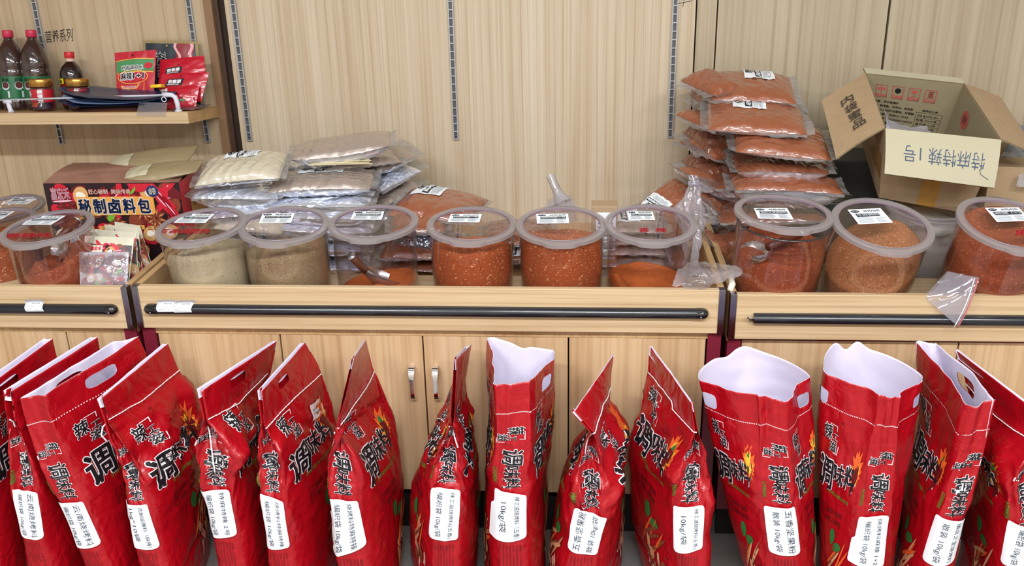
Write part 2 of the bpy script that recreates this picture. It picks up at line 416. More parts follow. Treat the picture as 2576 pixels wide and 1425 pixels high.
# ---------------------------------------------------------------- display counters
def counter(x0, x1, zt, zb, seams, label, rail, handles=()):
    t = thing('display_counter', ((x0+x1)/2, YF, 0), label, 'counter', 'wooden display counters in a row')
    W = dict(parent=t, world=True)
    MB().box((x0+.004, YF, zb), (x1-.004, YF+.018, zt), bev=.0015).build('fascia', FASCW, smooth=False, **W)
    for s, e in ((x0, 1), (x1, -1)):
        a, b = sorted((s, s+e*.0155))
        MB().box((a, YF-.0035, zb-.001), (b, YF+.019, zt+.001), bev=.001).build('end_cap', STEEL, smooth=False, **W)
    for a, b in ((x0+.001, x0+.017), (x1-.017, x1-.001)):
        MB().box((a, YF+.02, zt-.02-.11), (b, YW-.002, zt-.001)).build('side_board', FASCY, smooth=False, **W)
    # flat tray floor with a low sloping rest for the jars along its front
    MB().box((x0+.017, YF+.018, .588), (x1-.017, YW-.002, .600)).build('tray_floor', FASCY, smooth=False, **W)
    f0, f1, yr = .6165, .6435, 2.437
    mb = MB(); v = [(x0+.017, YF+.018, f0), (x1-.017, YF+.018, f0), (x1-.017, yr, f1), (x0+.017, yr, f1)]
    v += [(a, b, .600) for a, b, c in v]
    mb.add(v, [(0, 1, 2, 3), (7, 6, 5, 4), (0, 4, 5, 1), (1, 5, 6, 2), (2, 6, 7, 3), (3, 7, 4, 0)]); mb.build('jar_rest', FASCW, smooth=False, **W)
    # carcass below
    for a, b in ((x0+.002, x0+.034), (x1-.034, x1-.002)):
        MB().box((a, YF+.012, .10), (b, YF+.05, zb-.003)).build('side_post', CR, smooth=False, **W)
        MB().box((a, YF+.05, .10), (b, YW-.01, zb-.003)).build('side_wall', CR, smooth=False, **W)
    MB().box((x0+.034, YF+.022, zb-.012), (x1-.034, YF+.06, zb)).build('top_rail', CR, smooth=False, **W)
    MB().box((x0+.01, YF+.045, 0), (x1-.01, YF+.06, .105)).build('plinth', DARK, smooth=False, **W)
    MB().box((x0+.034, YF+.045, .105), (x1-.034, YF+.05, zb-.012)).build('carcass_front', DARK, smooth=False, **W)
    ed = [x0+.036]+list(seams)+[x1-.036]
    for a, b in zip(ed[:-1], ed[1:]):
        d = MB().box((a+.0018, YF+.020, .135), (b-.0018, YF+.038, zb-.013), bev=.001).build('door', DOORW, smooth=False, **W)
        for hx in handles:
            if a < hx < b:
                h = MB(); w = .0065
                prof = [(0, .503, .004), (-.010, .5035, .0075), (-.020, .4985, .0078), (-.026, .488, .0070), (-.027, .470, .0046), (-.027, .452, .0046), (-.026, .436, .0046), (-.024, .425, .0052), (-.014, .4135, .0062), (0, .410, .0062)]
                v = []; f = []
                for yy, zz, ww in prof:
                    v += [(hx-ww, YF+.020+yy, zz+.003), (hx+ww, YF+.020+yy, zz+.003), (hx+ww, YF+.0225+yy+.001, zz-.003), (hx-ww, YF+.0225+yy+.001, zz-.003)]
                for i in range(len(prof)-1):
                    for k in range(4): f.append((i*4+k, i*4+(k+1) % 4, i*4+4+(k+1) % 4, i*4+4+k))
                f += [(3, 2, 1, 0), tuple(len(prof)*4-4+k for k in range(4))]
                mk('handle', v, f, mat('chrome', (225, 225, 230), .08, 1.0), None, d, True, True, 50)
    # black rail on the fascia
    ra, rb, rz, ends = rail
    r = MB(); n = 14; rr = .0135
    def ring(x, s=1.0): return [(x, YF-.001-max(0, math.sin(math.pi*k/n))*rr*1.15*s, rz+math.cos(math.pi*k/n)*rr*s) for k in range(n+1)]
    xs = [ra, rb]; v = []; f = []
    for x in xs: v += ring(x)
    for k in range(n): f.append((k, n+1+k, n+2+k, k+1))
    r.add(v, f); r.add(ring(ra), [tuple(range(n+1))]); r.add(ring(rb), [tuple(range(n+1))[::-1]])
    ro = r.build('bumper_rail', BLACKP, smooth=True, sharp=50, **W)
    for x, e in ends:
        c = MB(); st = [(0, 1.06), (.014, 1.06), (.020, 1.0), (.0255, .8), (.029, .5), (.0305, .1)]
        v = []; f = []
        for dx, s in st: v += ring(x+e*dx, s)
        for i in range(len(st)-1):
            for k in range(n):
                q = (i*(n+1)+k, (i+1)*(n+1)+k, (i+1)*(n+1)+k+1, i*(n+1)+k+1); f.append(q if e > 0 else q[::-1])
        c.add(v, f)
        ec = c.build('rail_end', mat('gloss_black', (16, 16, 19), .1, coat=1.0), smooth=True, parent=ro, world=False)
        pm = world_matrix(ro).inverted()
        for q in ec.data.vertices: q.co = pm @ q.co
        sc = MB().lathe([(0, .0012), (.0022, .001), (.003, 0)], 12); sc.map(lambda a, b, z: (x+e*.011+a, YF-.0165-z, rz-.005+b))
        s_ = sc.build('screw', STEEL, smooth=True, parent=ro); 
        for q in s_.data.vertices: q.co = pm @ q.co
    return t, ro
rz_m = float(atY(1100, 783, YF)[2]); rz_l = float(atY(150, 777, YF)[2]); rz_r = float(atY(2200, 803, YF)[2])
xr = lambda px, py: float(atY(px, py, YF-.012)[0])
cm, rail_m = counter(-1.109, .341, .7225, .610, (-.756, -.394, -.031), 'wooden display counter with two chrome door handles and two price slips on its rail', (xr(388, 775), xr(1752, 788), rz_m, [(xr(388, 775), -1), (xr(1752, 788), 1)]), (-.424, -.364))
cl, rail_l = counter(-2.56, -1.121, .7195, .607, (-2.04, -1.676, -1.314), 'wooden display counter under the patterned seasoning carton', (-2.5, xr(262, 777), rz_l, [(xr(262, 777), 1)]))
cr, rail_r = counter(.3525, 1.80, .7125, .596, (.903, 1.38), 'wooden display counter under the open cardboard box, its rail end broken off', (xr(1897, 801), 1.76, rz_r, []))
hk = MB(); a = atY(1893, 805, YF-.01); b = atY(1884, 798, YF-.012)
hk.tube([atY(1900, 806, YF-.006), a, atY(1886, 806, YF-.012), b, atY(1880, 801, YF-.012)], .0022, 8)
hk.build('rail_clip', STEEL, rail_r, world=True)

# price slips stuck over the black rail
def slip(px, py, wpx, label, skew=0):
    c = atY(px, py, YF-.018); w = wpx/2438*2.35
    t = MB(); n = 12
    def f(p, q):
        zz = (q-.5)*.034; yy = -.0165-.003*math.sin(q*6.5+1) - (.004 if q > .75 else 0)*(q-.75)*4
        return (c[0]+(p-.5)*w+skew*(q-.5)*.01-.004*math.sin(q*5), YF+yy-.001*math.cos(p*3), c[2]+zz)
    t.grid(f, 8, n, 0)
    g = lambda x, y: (f(x, y)[0], f(x, y)[1]-.0006, f(x, y)[2])
    for (x0, x1, y0, y1) in ((.06, .94, .92, .94), (.06, .94, .07, .09), (.06, .075, .07, .94), (.925, .94, .07, .94)):
        t.grid(lambda a, b: g(x0+(x1-x0)*a, y0+(y1-y0)*b), 4, 4, 1)
    put_text(t, '品名', g, .12, .76, .3, .86, 1); put_text(t, '烧烤料专用粉', g, .35, .54, .82, .64, 1)
    put_text(t, '产地 价格 元/公斤', g, .12, .30, .86, .39, 1); put_text(t, '规格 10kg', g, .12, .14, .70, .23, 1)
    o = t.build('price_slip', [PAPER, mat('grey_print', (120, 120, 125), .5)], smooth=True)
    return tag(o, label, 'price slip', 'price slips on the counter rails')
slip(86, 768, 47, 'white price slip stuck alone on the black rail near its rounded end')
slip(418, 769, 47, 'white price slip on the rail, nearer the rounded rail end of two')
slip(463, 770, 47, 'white price slip on the rail, farther from the rounded end of two', 1)

# writing on the wall above the shelf
hw = MB()
q = quadmap([atY(112, 78, YW-.001), atY(182, 70, YW-.001), atY(184, 104, YW-.001), atY(116, 108, YW-.001)])
put_text(hw, '营养系列', q, 0, 0, 1, 1, 0)
tag(hw.build('wall_handwriting', mat('pen_black', (40, 34, 34), .6), smooth=False), kind='structure')
hw = MB()
q = quadmap([atY(1705, -22, YW), atY(1745, -22, YW), atY(1740, 14, YW), atY(1700, 14, YW)])
for a, b in (((0, .1), (1, .35)), ((.45, -.1), (.5, .9))):
    p0 = q(*a); p1 = q(*b); hw.tube([p0+np.array([0, -.0008, 0]), p1+np.array([0, -.0008, 0])], .0008, 6)
tag(hw.build('wall_handwriting', _M['pen_black'], smooth=False), kind='structure')
# ================================================================ spice jars
ACR = clear('acrylic', (250, 248, 250), .035, .03, edge=.75)
LIDT = clear('lid_window', (247, 243, 246), .05, .03, edge=.6)
def rim_mat():
    m = clear('lid_rim_plastic', (238, 235, 235), .08, .10, haze=.34, hazec=(230, 224, 224), edge=.35)
    return m
RIM = rim_mat(); EDGE = clear('jar_edge', (120, 112, 122), .2, .05, haze=.3, hazec=(80, 72, 84))
P_CHILI = powder('chili_powder', (178, 92, 50), (124, 46, 20), (246, 186, 130), 210, .60, .635)
P_DARKCH = powder('dark_chili_powder', (152, 78, 46), (100, 38, 20), (226, 142, 98), 330, .60, .65)
P_BROWN = powder('brown_spice_powder', (166, 110, 70), (108, 60, 30), (222, 172, 122), 330, .58, .645)
P_CREAM = powder('cream_spice_powder', (190, 180, 144), (60, 50, 34), (214, 206, 176), 230, .645, .67, .01)
P_OLIVE = powder('olive_spice_powder', (160, 140, 104), (120, 98, 66), (204, 186, 148), 270, .58, .66)
P_ORANGE = powder('orange_spice_powder', (188, 98, 46), (146, 62, 22), (220, 144, 84), 200, .64, .68)
P_GREY = powder('pale_spice_powder', (186, 184, 172), (120, 116, 104), (206, 204, 196), 90, .64, .66)
REDINK = mat('red_ink', (214, 52, 66), .5)
GREYINK = mat('grey_ink', (176, 180, 184), .5)
GREYINK2 = mat('faint_ink', (150, 156, 162), .5)

def jar(c, n, rt, rb, H, kind, spice, label, top, corners, price, title, red=None, redq=None, tilt_lid=None, seed=0, spice_label='', cat='jar', lidshift=None):
    c = np.array(c, float); n = np.array(n, float); n /= np.linalg.norm(n)
    base = c-n*H
    Z = Vector(n); X = Vector((1, 0, 0)); Y = Z.cross(X).normalized(); X = Y.cross(Z)
    Rm = Matrix((X, Y, Z)).transposed()
    t = thing('spice_jar', base, label, cat, 'clear jars of ground spice on the counters', Rm)
    h = H-.008
    b = MB(); w = .0022
    b.lathe([(0.0, 0), (rb-.006, 0), (rb, .006), (rb+(rt-rb)*.5, h*.5), (rt, h), (rt+.002, h+.0015), (rt-w, h+.0015), (rt-w-.0006, h), (rb-w+(rt-rb)*.5, h*.5), (rb-w, .009), (rb-.010, .005), (0, .005)], 72)
    b.build('jar_body', ACR, t)
    e = MB(); e.lathe([(rt+.0022, h-.0012), (rt+.0030, h), (rt+.0022, h+.0018), (rt-w, h+.0018), (rt-w, h-.0012), (rt+.0022, h-.0012)], 72)
    e.build('jar_mouth', EDGE, t)
    # lid: flat ring, lip, recessed window, tab at the front
    R = rt+.0065; ri = R-.0175
    l = MB()
    L = thing if False else None
    lz = H
    prof = [(ri, lz-.0050), (ri, lz-.0012), (ri+.0016, lz), (R-.0025, lz+.0005), (R, lz-.0012), (R, lz-.0105), (R-.002, lz-.0105), (R-.002, lz-.003), (ri+.003, lz-.003), (ri+.002, lz-.0065), (ri, lz-.0050)]
    nseg = 96; v = []; f = []
    for j in range(nseg):
        a = 2*math.pi*j/nseg; d = (a-1.5*math.pi); d = (d+math.pi) % (2*math.pi)-math.pi
        tb = max(0, 1-abs(d)/.40); tb = min(1, tb*3)**2*(3-2*min(1, tb*3)) if tb > 0 else 0
        for (r, z) in prof:
            rr = r+(.0075*tb if r > R-.004 else 0)
            v.append((rr*math.cos(a), rr*math.sin(a), z))
    k = len(prof)
    for j in range(nseg):
        for i in range(k-1):
            A, B = j*k+i, ((j+1) % nseg)*k+i; f.append((A, B, B+1, A+1))
    l.add(v, f, 0)
    # dark inner line of the ring
    l.lathe([(ri-.0004, lz-.0048), (ri-.0004, lz+.0002), (ri+.0012, lz+.0006), (ri+.0018, lz-.0002)], 96, 1)
    lid = l.build('lid', [RIM, mat('rim_shade', (140, 124, 134), .3)], t, sharp=40)
    d = MB(); d.lathe([(0, lz-.0046), (ri*.75, lz-.0050), (ri, lz-.0050)], 72); d.build('lid_window', LIDT, lid)
    mh = MB(); mh.tube([(R*1.0*math.sin(g)*1.0, R*1.0*math.cos(g), lz-.002+.0035*math.cos(g*6)*(1 if abs(g) > .3 else 0)) for g in [(-.46+.046*i) for i in range(21)]], .0013, 6)
    mh.build('hinge_pin', EDGE, lid)
    if tilt_lid or lidshift:
        lid.rotation_euler = tilt_lid or (0, 0, 0); lid.location = lidshift or (0, 0, 0)
    # paper label on the window
    if corners:
        wc = c-n*.0034
        if lidshift: wc = wc+np.array(Rm @ Vector(lidshift))
        nn = n
        if tilt_lid: nn = np.array(Rm @ (Matrix.Rotation(tilt_lid[0], 3, 'X') @ Vector((0, 0, 1))))
        if tilt_lid: wc = base+np.array(Rm @ (Matrix.Rotation(tilt_lid[0], 3, 'X') @ Vector((0, 0, H-.0034))+Vector(lidshift or (0, 0, 0))))
        q = quadmap([onplane(x, y, wc, nn) for x, y in corners], nn, .0)
        m = MB(); m.grid(lambda a, b_: q(a, b_, .0002), 1, 1, 0)
        g = lambda a, b_: q(a, b_, .0009)
        # oval mark, price, dark title bar, fine print
        el = [g(.17+.13*math.cos(2*math.pi*i/24), .84+.085*math.sin(2*math.pi*i/24)) for i in range(24)]
        m.add(el, [tuple(range(24))], 1)
        put_text(m, '辣工滋', lambda a, b_: q(a, b_, .0014), .09, .80, .25, .88, 0, .02)
        put_text(m, price, g, .42, .77, .92, .91, 1, .02)
        tw = min(.80, .17*len(title))
        m.grid(lambda a, b_: g(.12+tw*a, .47+.21*b_), 1, 1, 1)
        put_text(m, title, lambda a, b_: q(a, b_, .0014), .14, .50, .10+tw, .655, 0, .03)
        for i in range(5):
            m.grid(lambda a, b_: g(.08+(.46 if i % 2 else .40)*a, .08+.075*i+.03*b_), 1, 1, 2)
            m.grid(lambda a, b_: g(.62+(.30 if i % 2 else .22)*a, .08+.075*i+.03*b_), 1, 1, 2)
        m.build('price_label', [PAPER, mat('label_ink', (38, 44, 56), .5), GREYINK], lid, world=True, smooth=False)
    if red:
        wc = c-n*.0034
        if lidshift: wc = wc+np.array(Rm @ Vector(lidshift))
        q = quadmap([onplane(x, y, wc, n) for x, y in redq], n, .0008)
        m = MB(); put_text(m, red, q, 0, 0, 1, 1, 0, .035); m.build('red_lettering', REDINK, lid, world=True, smooth=False)
    # the powder, with its own dug-out top
    if spice is not None:
        rr = lambda z: rb-w-.0012+(rt-rb)*z/h
        N = 64; K = 26; s = MB(); v = []; f = []
        def zt(x, y):
            q_ = top(x/rt, y/rt)
            return max(.012, min(h-.004, q_+.003*noise.noise(Vector((x*60+seed, y*60, seed)))+.006*noise.noise(Vector((x*18+seed, y*18, 3)))))
        v.append((0, 0, zt(0, 0)))
        for i in range(1, K+1):
            for j in range(N):
                a = 2*math.pi*j/N; r0 = rr(.12)*i/K; z = zt(r0*math.cos(a), r0*math.sin(a)); r1 = rr(z)*i/K
                v.append((r1*math.cos(a), r1*math.sin(a), z))
        for j in range(N): f.append((0, 1+j, 1+(j+1) % N))
        for i in range(1, K):
            for j in range(N):
                A = 1+(i-1)*N+j; B = 1+(i-1)*N+(j+1) % N; f.append((A, A+N, B+N, B))
        L0 = 1+(K-1)*N; prev = [L0+j for j in range(N)]
        for st in range(1, 9):
            row = []
            for j in range(N):
                a = 2*math.pi*j/N; z = v[L0+j][2]*(1-st/8)+.007*st/8; r1 = rr(z); row.append(len(v)); v.append((r1*math.cos(a), r1*math.sin(a), z))
            for j in range(N): f.append((prev[j], row[j], row[(j+1) % N], prev[(j+1) % N]))
            prev = row
        f.append(tuple(prev)[::-1])
        s.add(v, f)
        o = s.build('spice_powder', spice)
        o.location = [float(x) for x in base]; o.rotation_euler = Rm.to_euler()
        tag(o, spice_label, 'spice', None, 'stuff')
    return t
def bowl(level, a=0, b=0, dig=(), mound=()):
    def f(x, y):
        z = level+a*x+b*y
        for (cx, cy, r, d) in dig: z -= d*math.exp(-((x-cx)**2+(y-cy)**2)/(r*r))
        for (cx, cy, r, d) in mound: z += d*math.exp(-((x-cx)**2+(y-cy)**2)/(r*r))
        return z
    return f
NJ = lambda a, b: (a, b, 1)
jar((-1.356, 2.254, .843), NJ(-.05, -.096), .107, .103, .205, 'a', P_DARKCH, 'clear jar of dug-out chili powder in front of the patterned carton', bowl(.118, .03, .0, dig=((-.3, .1, .45, .045), (.15, -.3, .25, .02)), mound=((-.15, -.55, .18, .03), (.55, -.1, .35, .02))), [(85, 544), (166, 543), (129, 566), (54, 566)], '50元/公斤', '麻辣烧烤料', '香辣味', [(18, 588), (132, 586), (130, 598), (8, 600)], seed=1, spice_label='dug-out reddish chili powder inside the jar before the patterned carton')
jar((-.957, 2.262, .846), NJ(-.048, -.098), .107, .103, .205, 'a', P_CREAM, 'clear jar of pale speckled powder with red lettering on its lid', bowl(.142, .0, -.026, dig=((-.9, 0, .5, .035), (-.1, -.2, .4, .008)), mound=((.2, .1, .6, .012),)), [(465, 538), (540, 539), (516, 562), (436, 561)], '30元/公斤', '五香烧烤料', '五香烧烤料', [(412, 577), (532, 577), (524, 588), (394, 588)], seed=2, spice_label='pale cream powder flecked with black inside the second jar beside the partition')
jar((-.745, 2.268, .847), NJ(.031, -.111), .107, .103, .205, 'a', P_OLIVE, 'clear jar of olive brown powder beside the pale powder jar', bowl(.140, .01, -.022, dig=((-.4, -.4, .4, .012),), mound=((.5, .3, .5, .012),)), [(661, 537), (742, 536), (732, 561), (651, 562)], '35元/公斤', '孜然增味料', seed=3, spice_label='olive brown powder inside the jar beside the pale powder jar')
jar((-.524, 2.294, .846), NJ(.008, -.085), .107, .103, .205, 'a', P_ORANGE, 'nearly empty clear jar holding a steel scoop on a little powder', bowl(.034, .016, -.012, dig=((-.5, 0, .4, .02),), mound=((.1, -.8, .35, .022),)), [(891, 532), (967, 532), (960, 553.5), (881, 553)], '55元/公斤', '香辣烧烤料', seed=4, spice_label='thin layer of orange powder under the steel scoop')
jar((-.275, 2.300, .838), NJ(.024, -.097), .107, .103, .205, 'a', P_CHILI, 'clear jar of bright chili powder filled almost full, beside the nearly empty scoop jar', bowl(.150, .005, -.028, dig=((0, -.7, .3, .012), (.6, .3, .5, .012))), [(1134, 539), (1212, 539), (1206, 560), (1126, 559)], '60元/公斤', '特麻特辣一号', seed=5, spice_label='bright chili powder in the jar beside the scoop jar')
jar((-.050, 2.292, .840), NJ(.008, -.112), .107, .103, .205, 'a', P_CHILI, 'clear jar of bright chili powder heaped to its rim in front of the plastic roll', bowl(.166, .0, -.024, dig=((.1, .2, .4, .02),), mound=((-.1, -.9, .6, .004),)), [(1349, 539), (1429, 538), (1432, 562), (1350.6, 563)], '60元/公斤', '特麻特辣一号', seed=6, spice_label='bright chili powder heaped to the rim of the jar before the plastic roll')
jar((.170, 2.294, .843), NJ(.02, -.124), .107, .103, .205, 'a', P_ORANGE, 'clear jar with two red characters on its lid and little orange powder', bowl(.046, -.004, -.004, dig=((-.25, -.3, .45, .02),), mound=((-.75, -.45, .25, .042), (.3, -.8, .3, .012))), [(1578, 532), (1642, 533), (1648, 554), (1582, 553.5)], '45元/公斤', '辣工滋烧烤料', '香  辣', [(1608, 574), (1676, 574), (1677, 585), (1606, 585)], seed=7, spice_label='scooped orange powder under the lid with two red characters')
jar((.482, 2.246, .871), NJ(.048, -.120), .110, .105, .222, 'a', P_DARKCH, 'clear jar of dark chili powder whose lid sits ajar over a spoon', bowl(.150, .0, .004), [(1896, 524), (1980, 524), (1997, 553), (1907, 550)], '45元/公斤', '镇店之宝烧烤料', seed=8, tilt_lid=(R_(-2.5), 0, 0), lidshift=(0, .004, .012), spice_label='dark red chili powder in the jar with the lid ajar')
jar((.709, 2.232, .862), NJ(.072, -.26), .112, .105, .222, 'a', P_BROWN, 'clear leaning jar of light brown coarse powder beside the jar with the open lid', bowl(.128, .034, .034, dig=((-.8, .2, .5, .012),), mound=((.4, .4, .45, .016),)), [(2132, 528), (2214.5, 524), (2247, 560.6), (2160, 565)], '35元/公斤', '牛碎腌料', seed=9, spice_label='light brown coarse powder in the leaning jar')
jar((.995, 2.222, .868), NJ(.085, -.26), .112, .105, .222, 'a', P_DARKCH, 'clear jar of reddish powder cut by the picture edge behind the zip bag', bowl(.168, .01, .034, dig=((-.2, -.6, .4, .01),)), [(2477, 523), (2562, 522), (2595, 556), (2508, 559)], '35元/公斤', '麻辣 1+2', '麻辣', [(2552, 578), (2640, 578), (2648, 592), (2556, 592)], seed=10, spice_label='reddish powder in the jar behind the zip bag')
jar(atY(-18, 560, 2.46), NJ(-.04, -.09), .107, .103, .205, 'a', P_CHILI, 'clear jar of chili powder tucked behind the dug-out chili jar', bowl(.150), [(-40, 532), (39, 531.6), (4, 552), (-75, 552)], '50元/公斤', '香辣烧烤料', seed=11, spice_label='chili powder in the jar tucked behind the dug-out one')
jar(atY(14, 522, 2.72), NJ(-.04, -.09), .106, .098, .200, 'a', None, 'empty clear jar standing rearmost by the wall, beside the patterned carton', bowl(.1), [(36, 497), (101, 497), (68, 514), (6, 514)], '50元/公斤', '特香料', seed=12)
jar(atY(2345, 518, 2.56), NJ(0.02, -.08), .112, .106, .200, 'a', P_GREY, 'clear jar of pale crumpled packets between the brown and the reddish powder jars', bowl(.135, .0, .02, dig=((.2, .2, .4, .03),), mound=((-.3, -.4, .3, .03),)), None, '', '', seed=13, spice_label='pale clumps in the jar behind the zip bag')

# steel scoop with a wooden handle standing in the nearly empty jar
def scoop(name, base, tip, bowlend, label, wood_c=(98, 48, 30), cat='scoop'):
    t = thing(name, base, label, cat)
    m = MB(); m.tube([base, base+(tip-base)*.5, tip], .0105, 16); m.build('handle', mat('scoop_handle', wood_c, .35, var=.2, vscale=80), t, world=True)
    e = MB(); d = (tip-base)/np.linalg.norm(tip-base)
    e.tube([tip-d*.001, tip+d*.003], .0112, 16); e.build('handle_end', mat('pale_metal', (200, 205, 214), .25, .9), t, world=True)
    # bowl: half-cylinder trough narrowing to a lip
    ax = bowlend-base; L = np.linalg.norm(ax); ax = ax/L; side = np.cross(ax, (0, 0, 1)); side /= np.linalg.norm(side); up = np.cross(side, ax)
    b = MB()
    def fn(u, v, o=0):
        a = math.pi*(u); w = .046*(.35+.65*min(1, v*2.2)**.6)*(1-.55*max(0, v-.7)**1.3/.3**1.3*.5)+o
        return base+ax*(v*L-.004)-side*math.cos(a)*w-up*(math.sin(a)*w*.72)+up*.006
    b.grid(fn, 18, 14); b.grid(lambda u, v: fn(u, v, .0009), 18, 14, flip=True)
    b.build('scoop_bowl', mat('scoop_steel', (200, 196, 192), .25, .9, bump=.1, bscale=60), t, world=True)
    return t
sb = atY(921, 682, 2.26); st = atY(884, 645, 2.215); se = atY(994, 706, 2.30)
scoop('scoop', sb, st, se, 'steel scoop with brown wooden handle standing in the nearly empty jar')
s2 = atY(1932, 622, 2.20); scoop('scoop', s2, s2+np.array([.085, .06, .012]), s2+np.array([-.055, -.012, -.012]), 'pale spoon lying on dark chili powder under the ajar lid', (176, 150, 120))
dk = atY(150, 612, 2.24); scoop('scoop', dk+np.array([0, 0, .01]), dk+np.array([.03, .05, .045]), dk+np.array([-.012, -.01, -.042]), 'dark scoop dug into the chili powder before the patterned carton', (60, 50, 48))
# ================================================================ red woven sacks
def sackmat():
    m = bpy.data.materials.new('sack_film'); m.use_nodes = True; t = NT(m); b = t.n['Principled BSDF']
    b.inputs['Base Color'].default_value = lin((164, 7, 22)); b.inputs['Roughness'].default_value = .33; b.inputs['Specular IOR Level'].default_value = .38
    b.inputs['Coat Weight'].default_value = .22; b.inputs['Coat Roughness'].default_value = .10
    tc = t.new('ShaderNodeTexCoord')
    n = t.new('ShaderNodeTexNoise'); n.inputs['Scale'].default_value = 14; n.inputs['Detail'].default_value = 3; n.inputs['Distortion'].default_value = 1.2
    v = t.new('ShaderNodeTexVoronoi', feature='DISTANCE_TO_EDGE'); v.inputs['Scale'].default_value = 17
    n2 = t.new('ShaderNodeTexNoise'); n2.inputs['Scale'].default_value = 9
    mv = t.new('ShaderNodeVectorMath', operation='MULTIPLY_ADD'); mv.inputs[1].default_value = (.15, .15, .15)
    t.link(tc.outputs['Object'], n2.inputs['Vector']); t.link(n2.outputs['Color'], mv.inputs[0]); t.link(tc.outputs['Object'], mv.inputs[2])
    t.link(mv.outputs[0], v.inputs['Vector']); t.link(tc.outputs['Object'], n.inputs['Vector'])
    # fine tape weave under the film
    w = t.new('ShaderNodeTexWave', bands_direction='Z'); w.inputs['Scale'].default_value = 110; t.link(tc.outputs['Object'], w.inputs['Vector'])
    a = t.new('ShaderNodeMath', operation='MULTIPLY_ADD'); a.inputs[1].default_value = .5
    t.link(v.outputs['Distance'], a.inputs[0]); t.link(n.outputs['Fac'], a.inputs[2])
    a2 = t.new('ShaderNodeMath', operation='MULTIPLY_ADD'); a2.inputs[1].default_value = .0035
    t.link(w.outputs['Fac'], a2.inputs[0]); t.link(a.outputs[0], a2.inputs[2])
    bp = t.new('ShaderNodeBump'); bp.inputs['Strength'].default_value = .6; bp.inputs['Distance'].default_value = .012
    t.link(a2.outputs[0], bp.inputs['Height']); t.link(bp.outputs[0], b.inputs['Normal']); t.link(bp.outputs[0], b.inputs['Coat Normal'])
    return m
SACK = sackmat()
LINER = mat('sack_liner', (222, 214, 232), .5, bump=.15, bscale=25)
SM = [SACK, LINER, INK, WHITE, mat('spice_tan', (206, 160, 116), .5), mat('spice_brown', (120, 62, 38), .5), mat('spice_pink', (216, 150, 138), .5),
      mat('leaf_green', (40, 112, 52), .5), mat('flame_yellow', (238, 182, 52), .45), mat('flame_orange', (226, 96, 40), .45), mat('print_dark_red', (104, 10, 18), .5), mat('print_green', (96, 110, 34), .5), mat('seed_dark', (66, 24, 26), .5)]
STRING = mat('cotton_string', (236, 234, 236), .8)

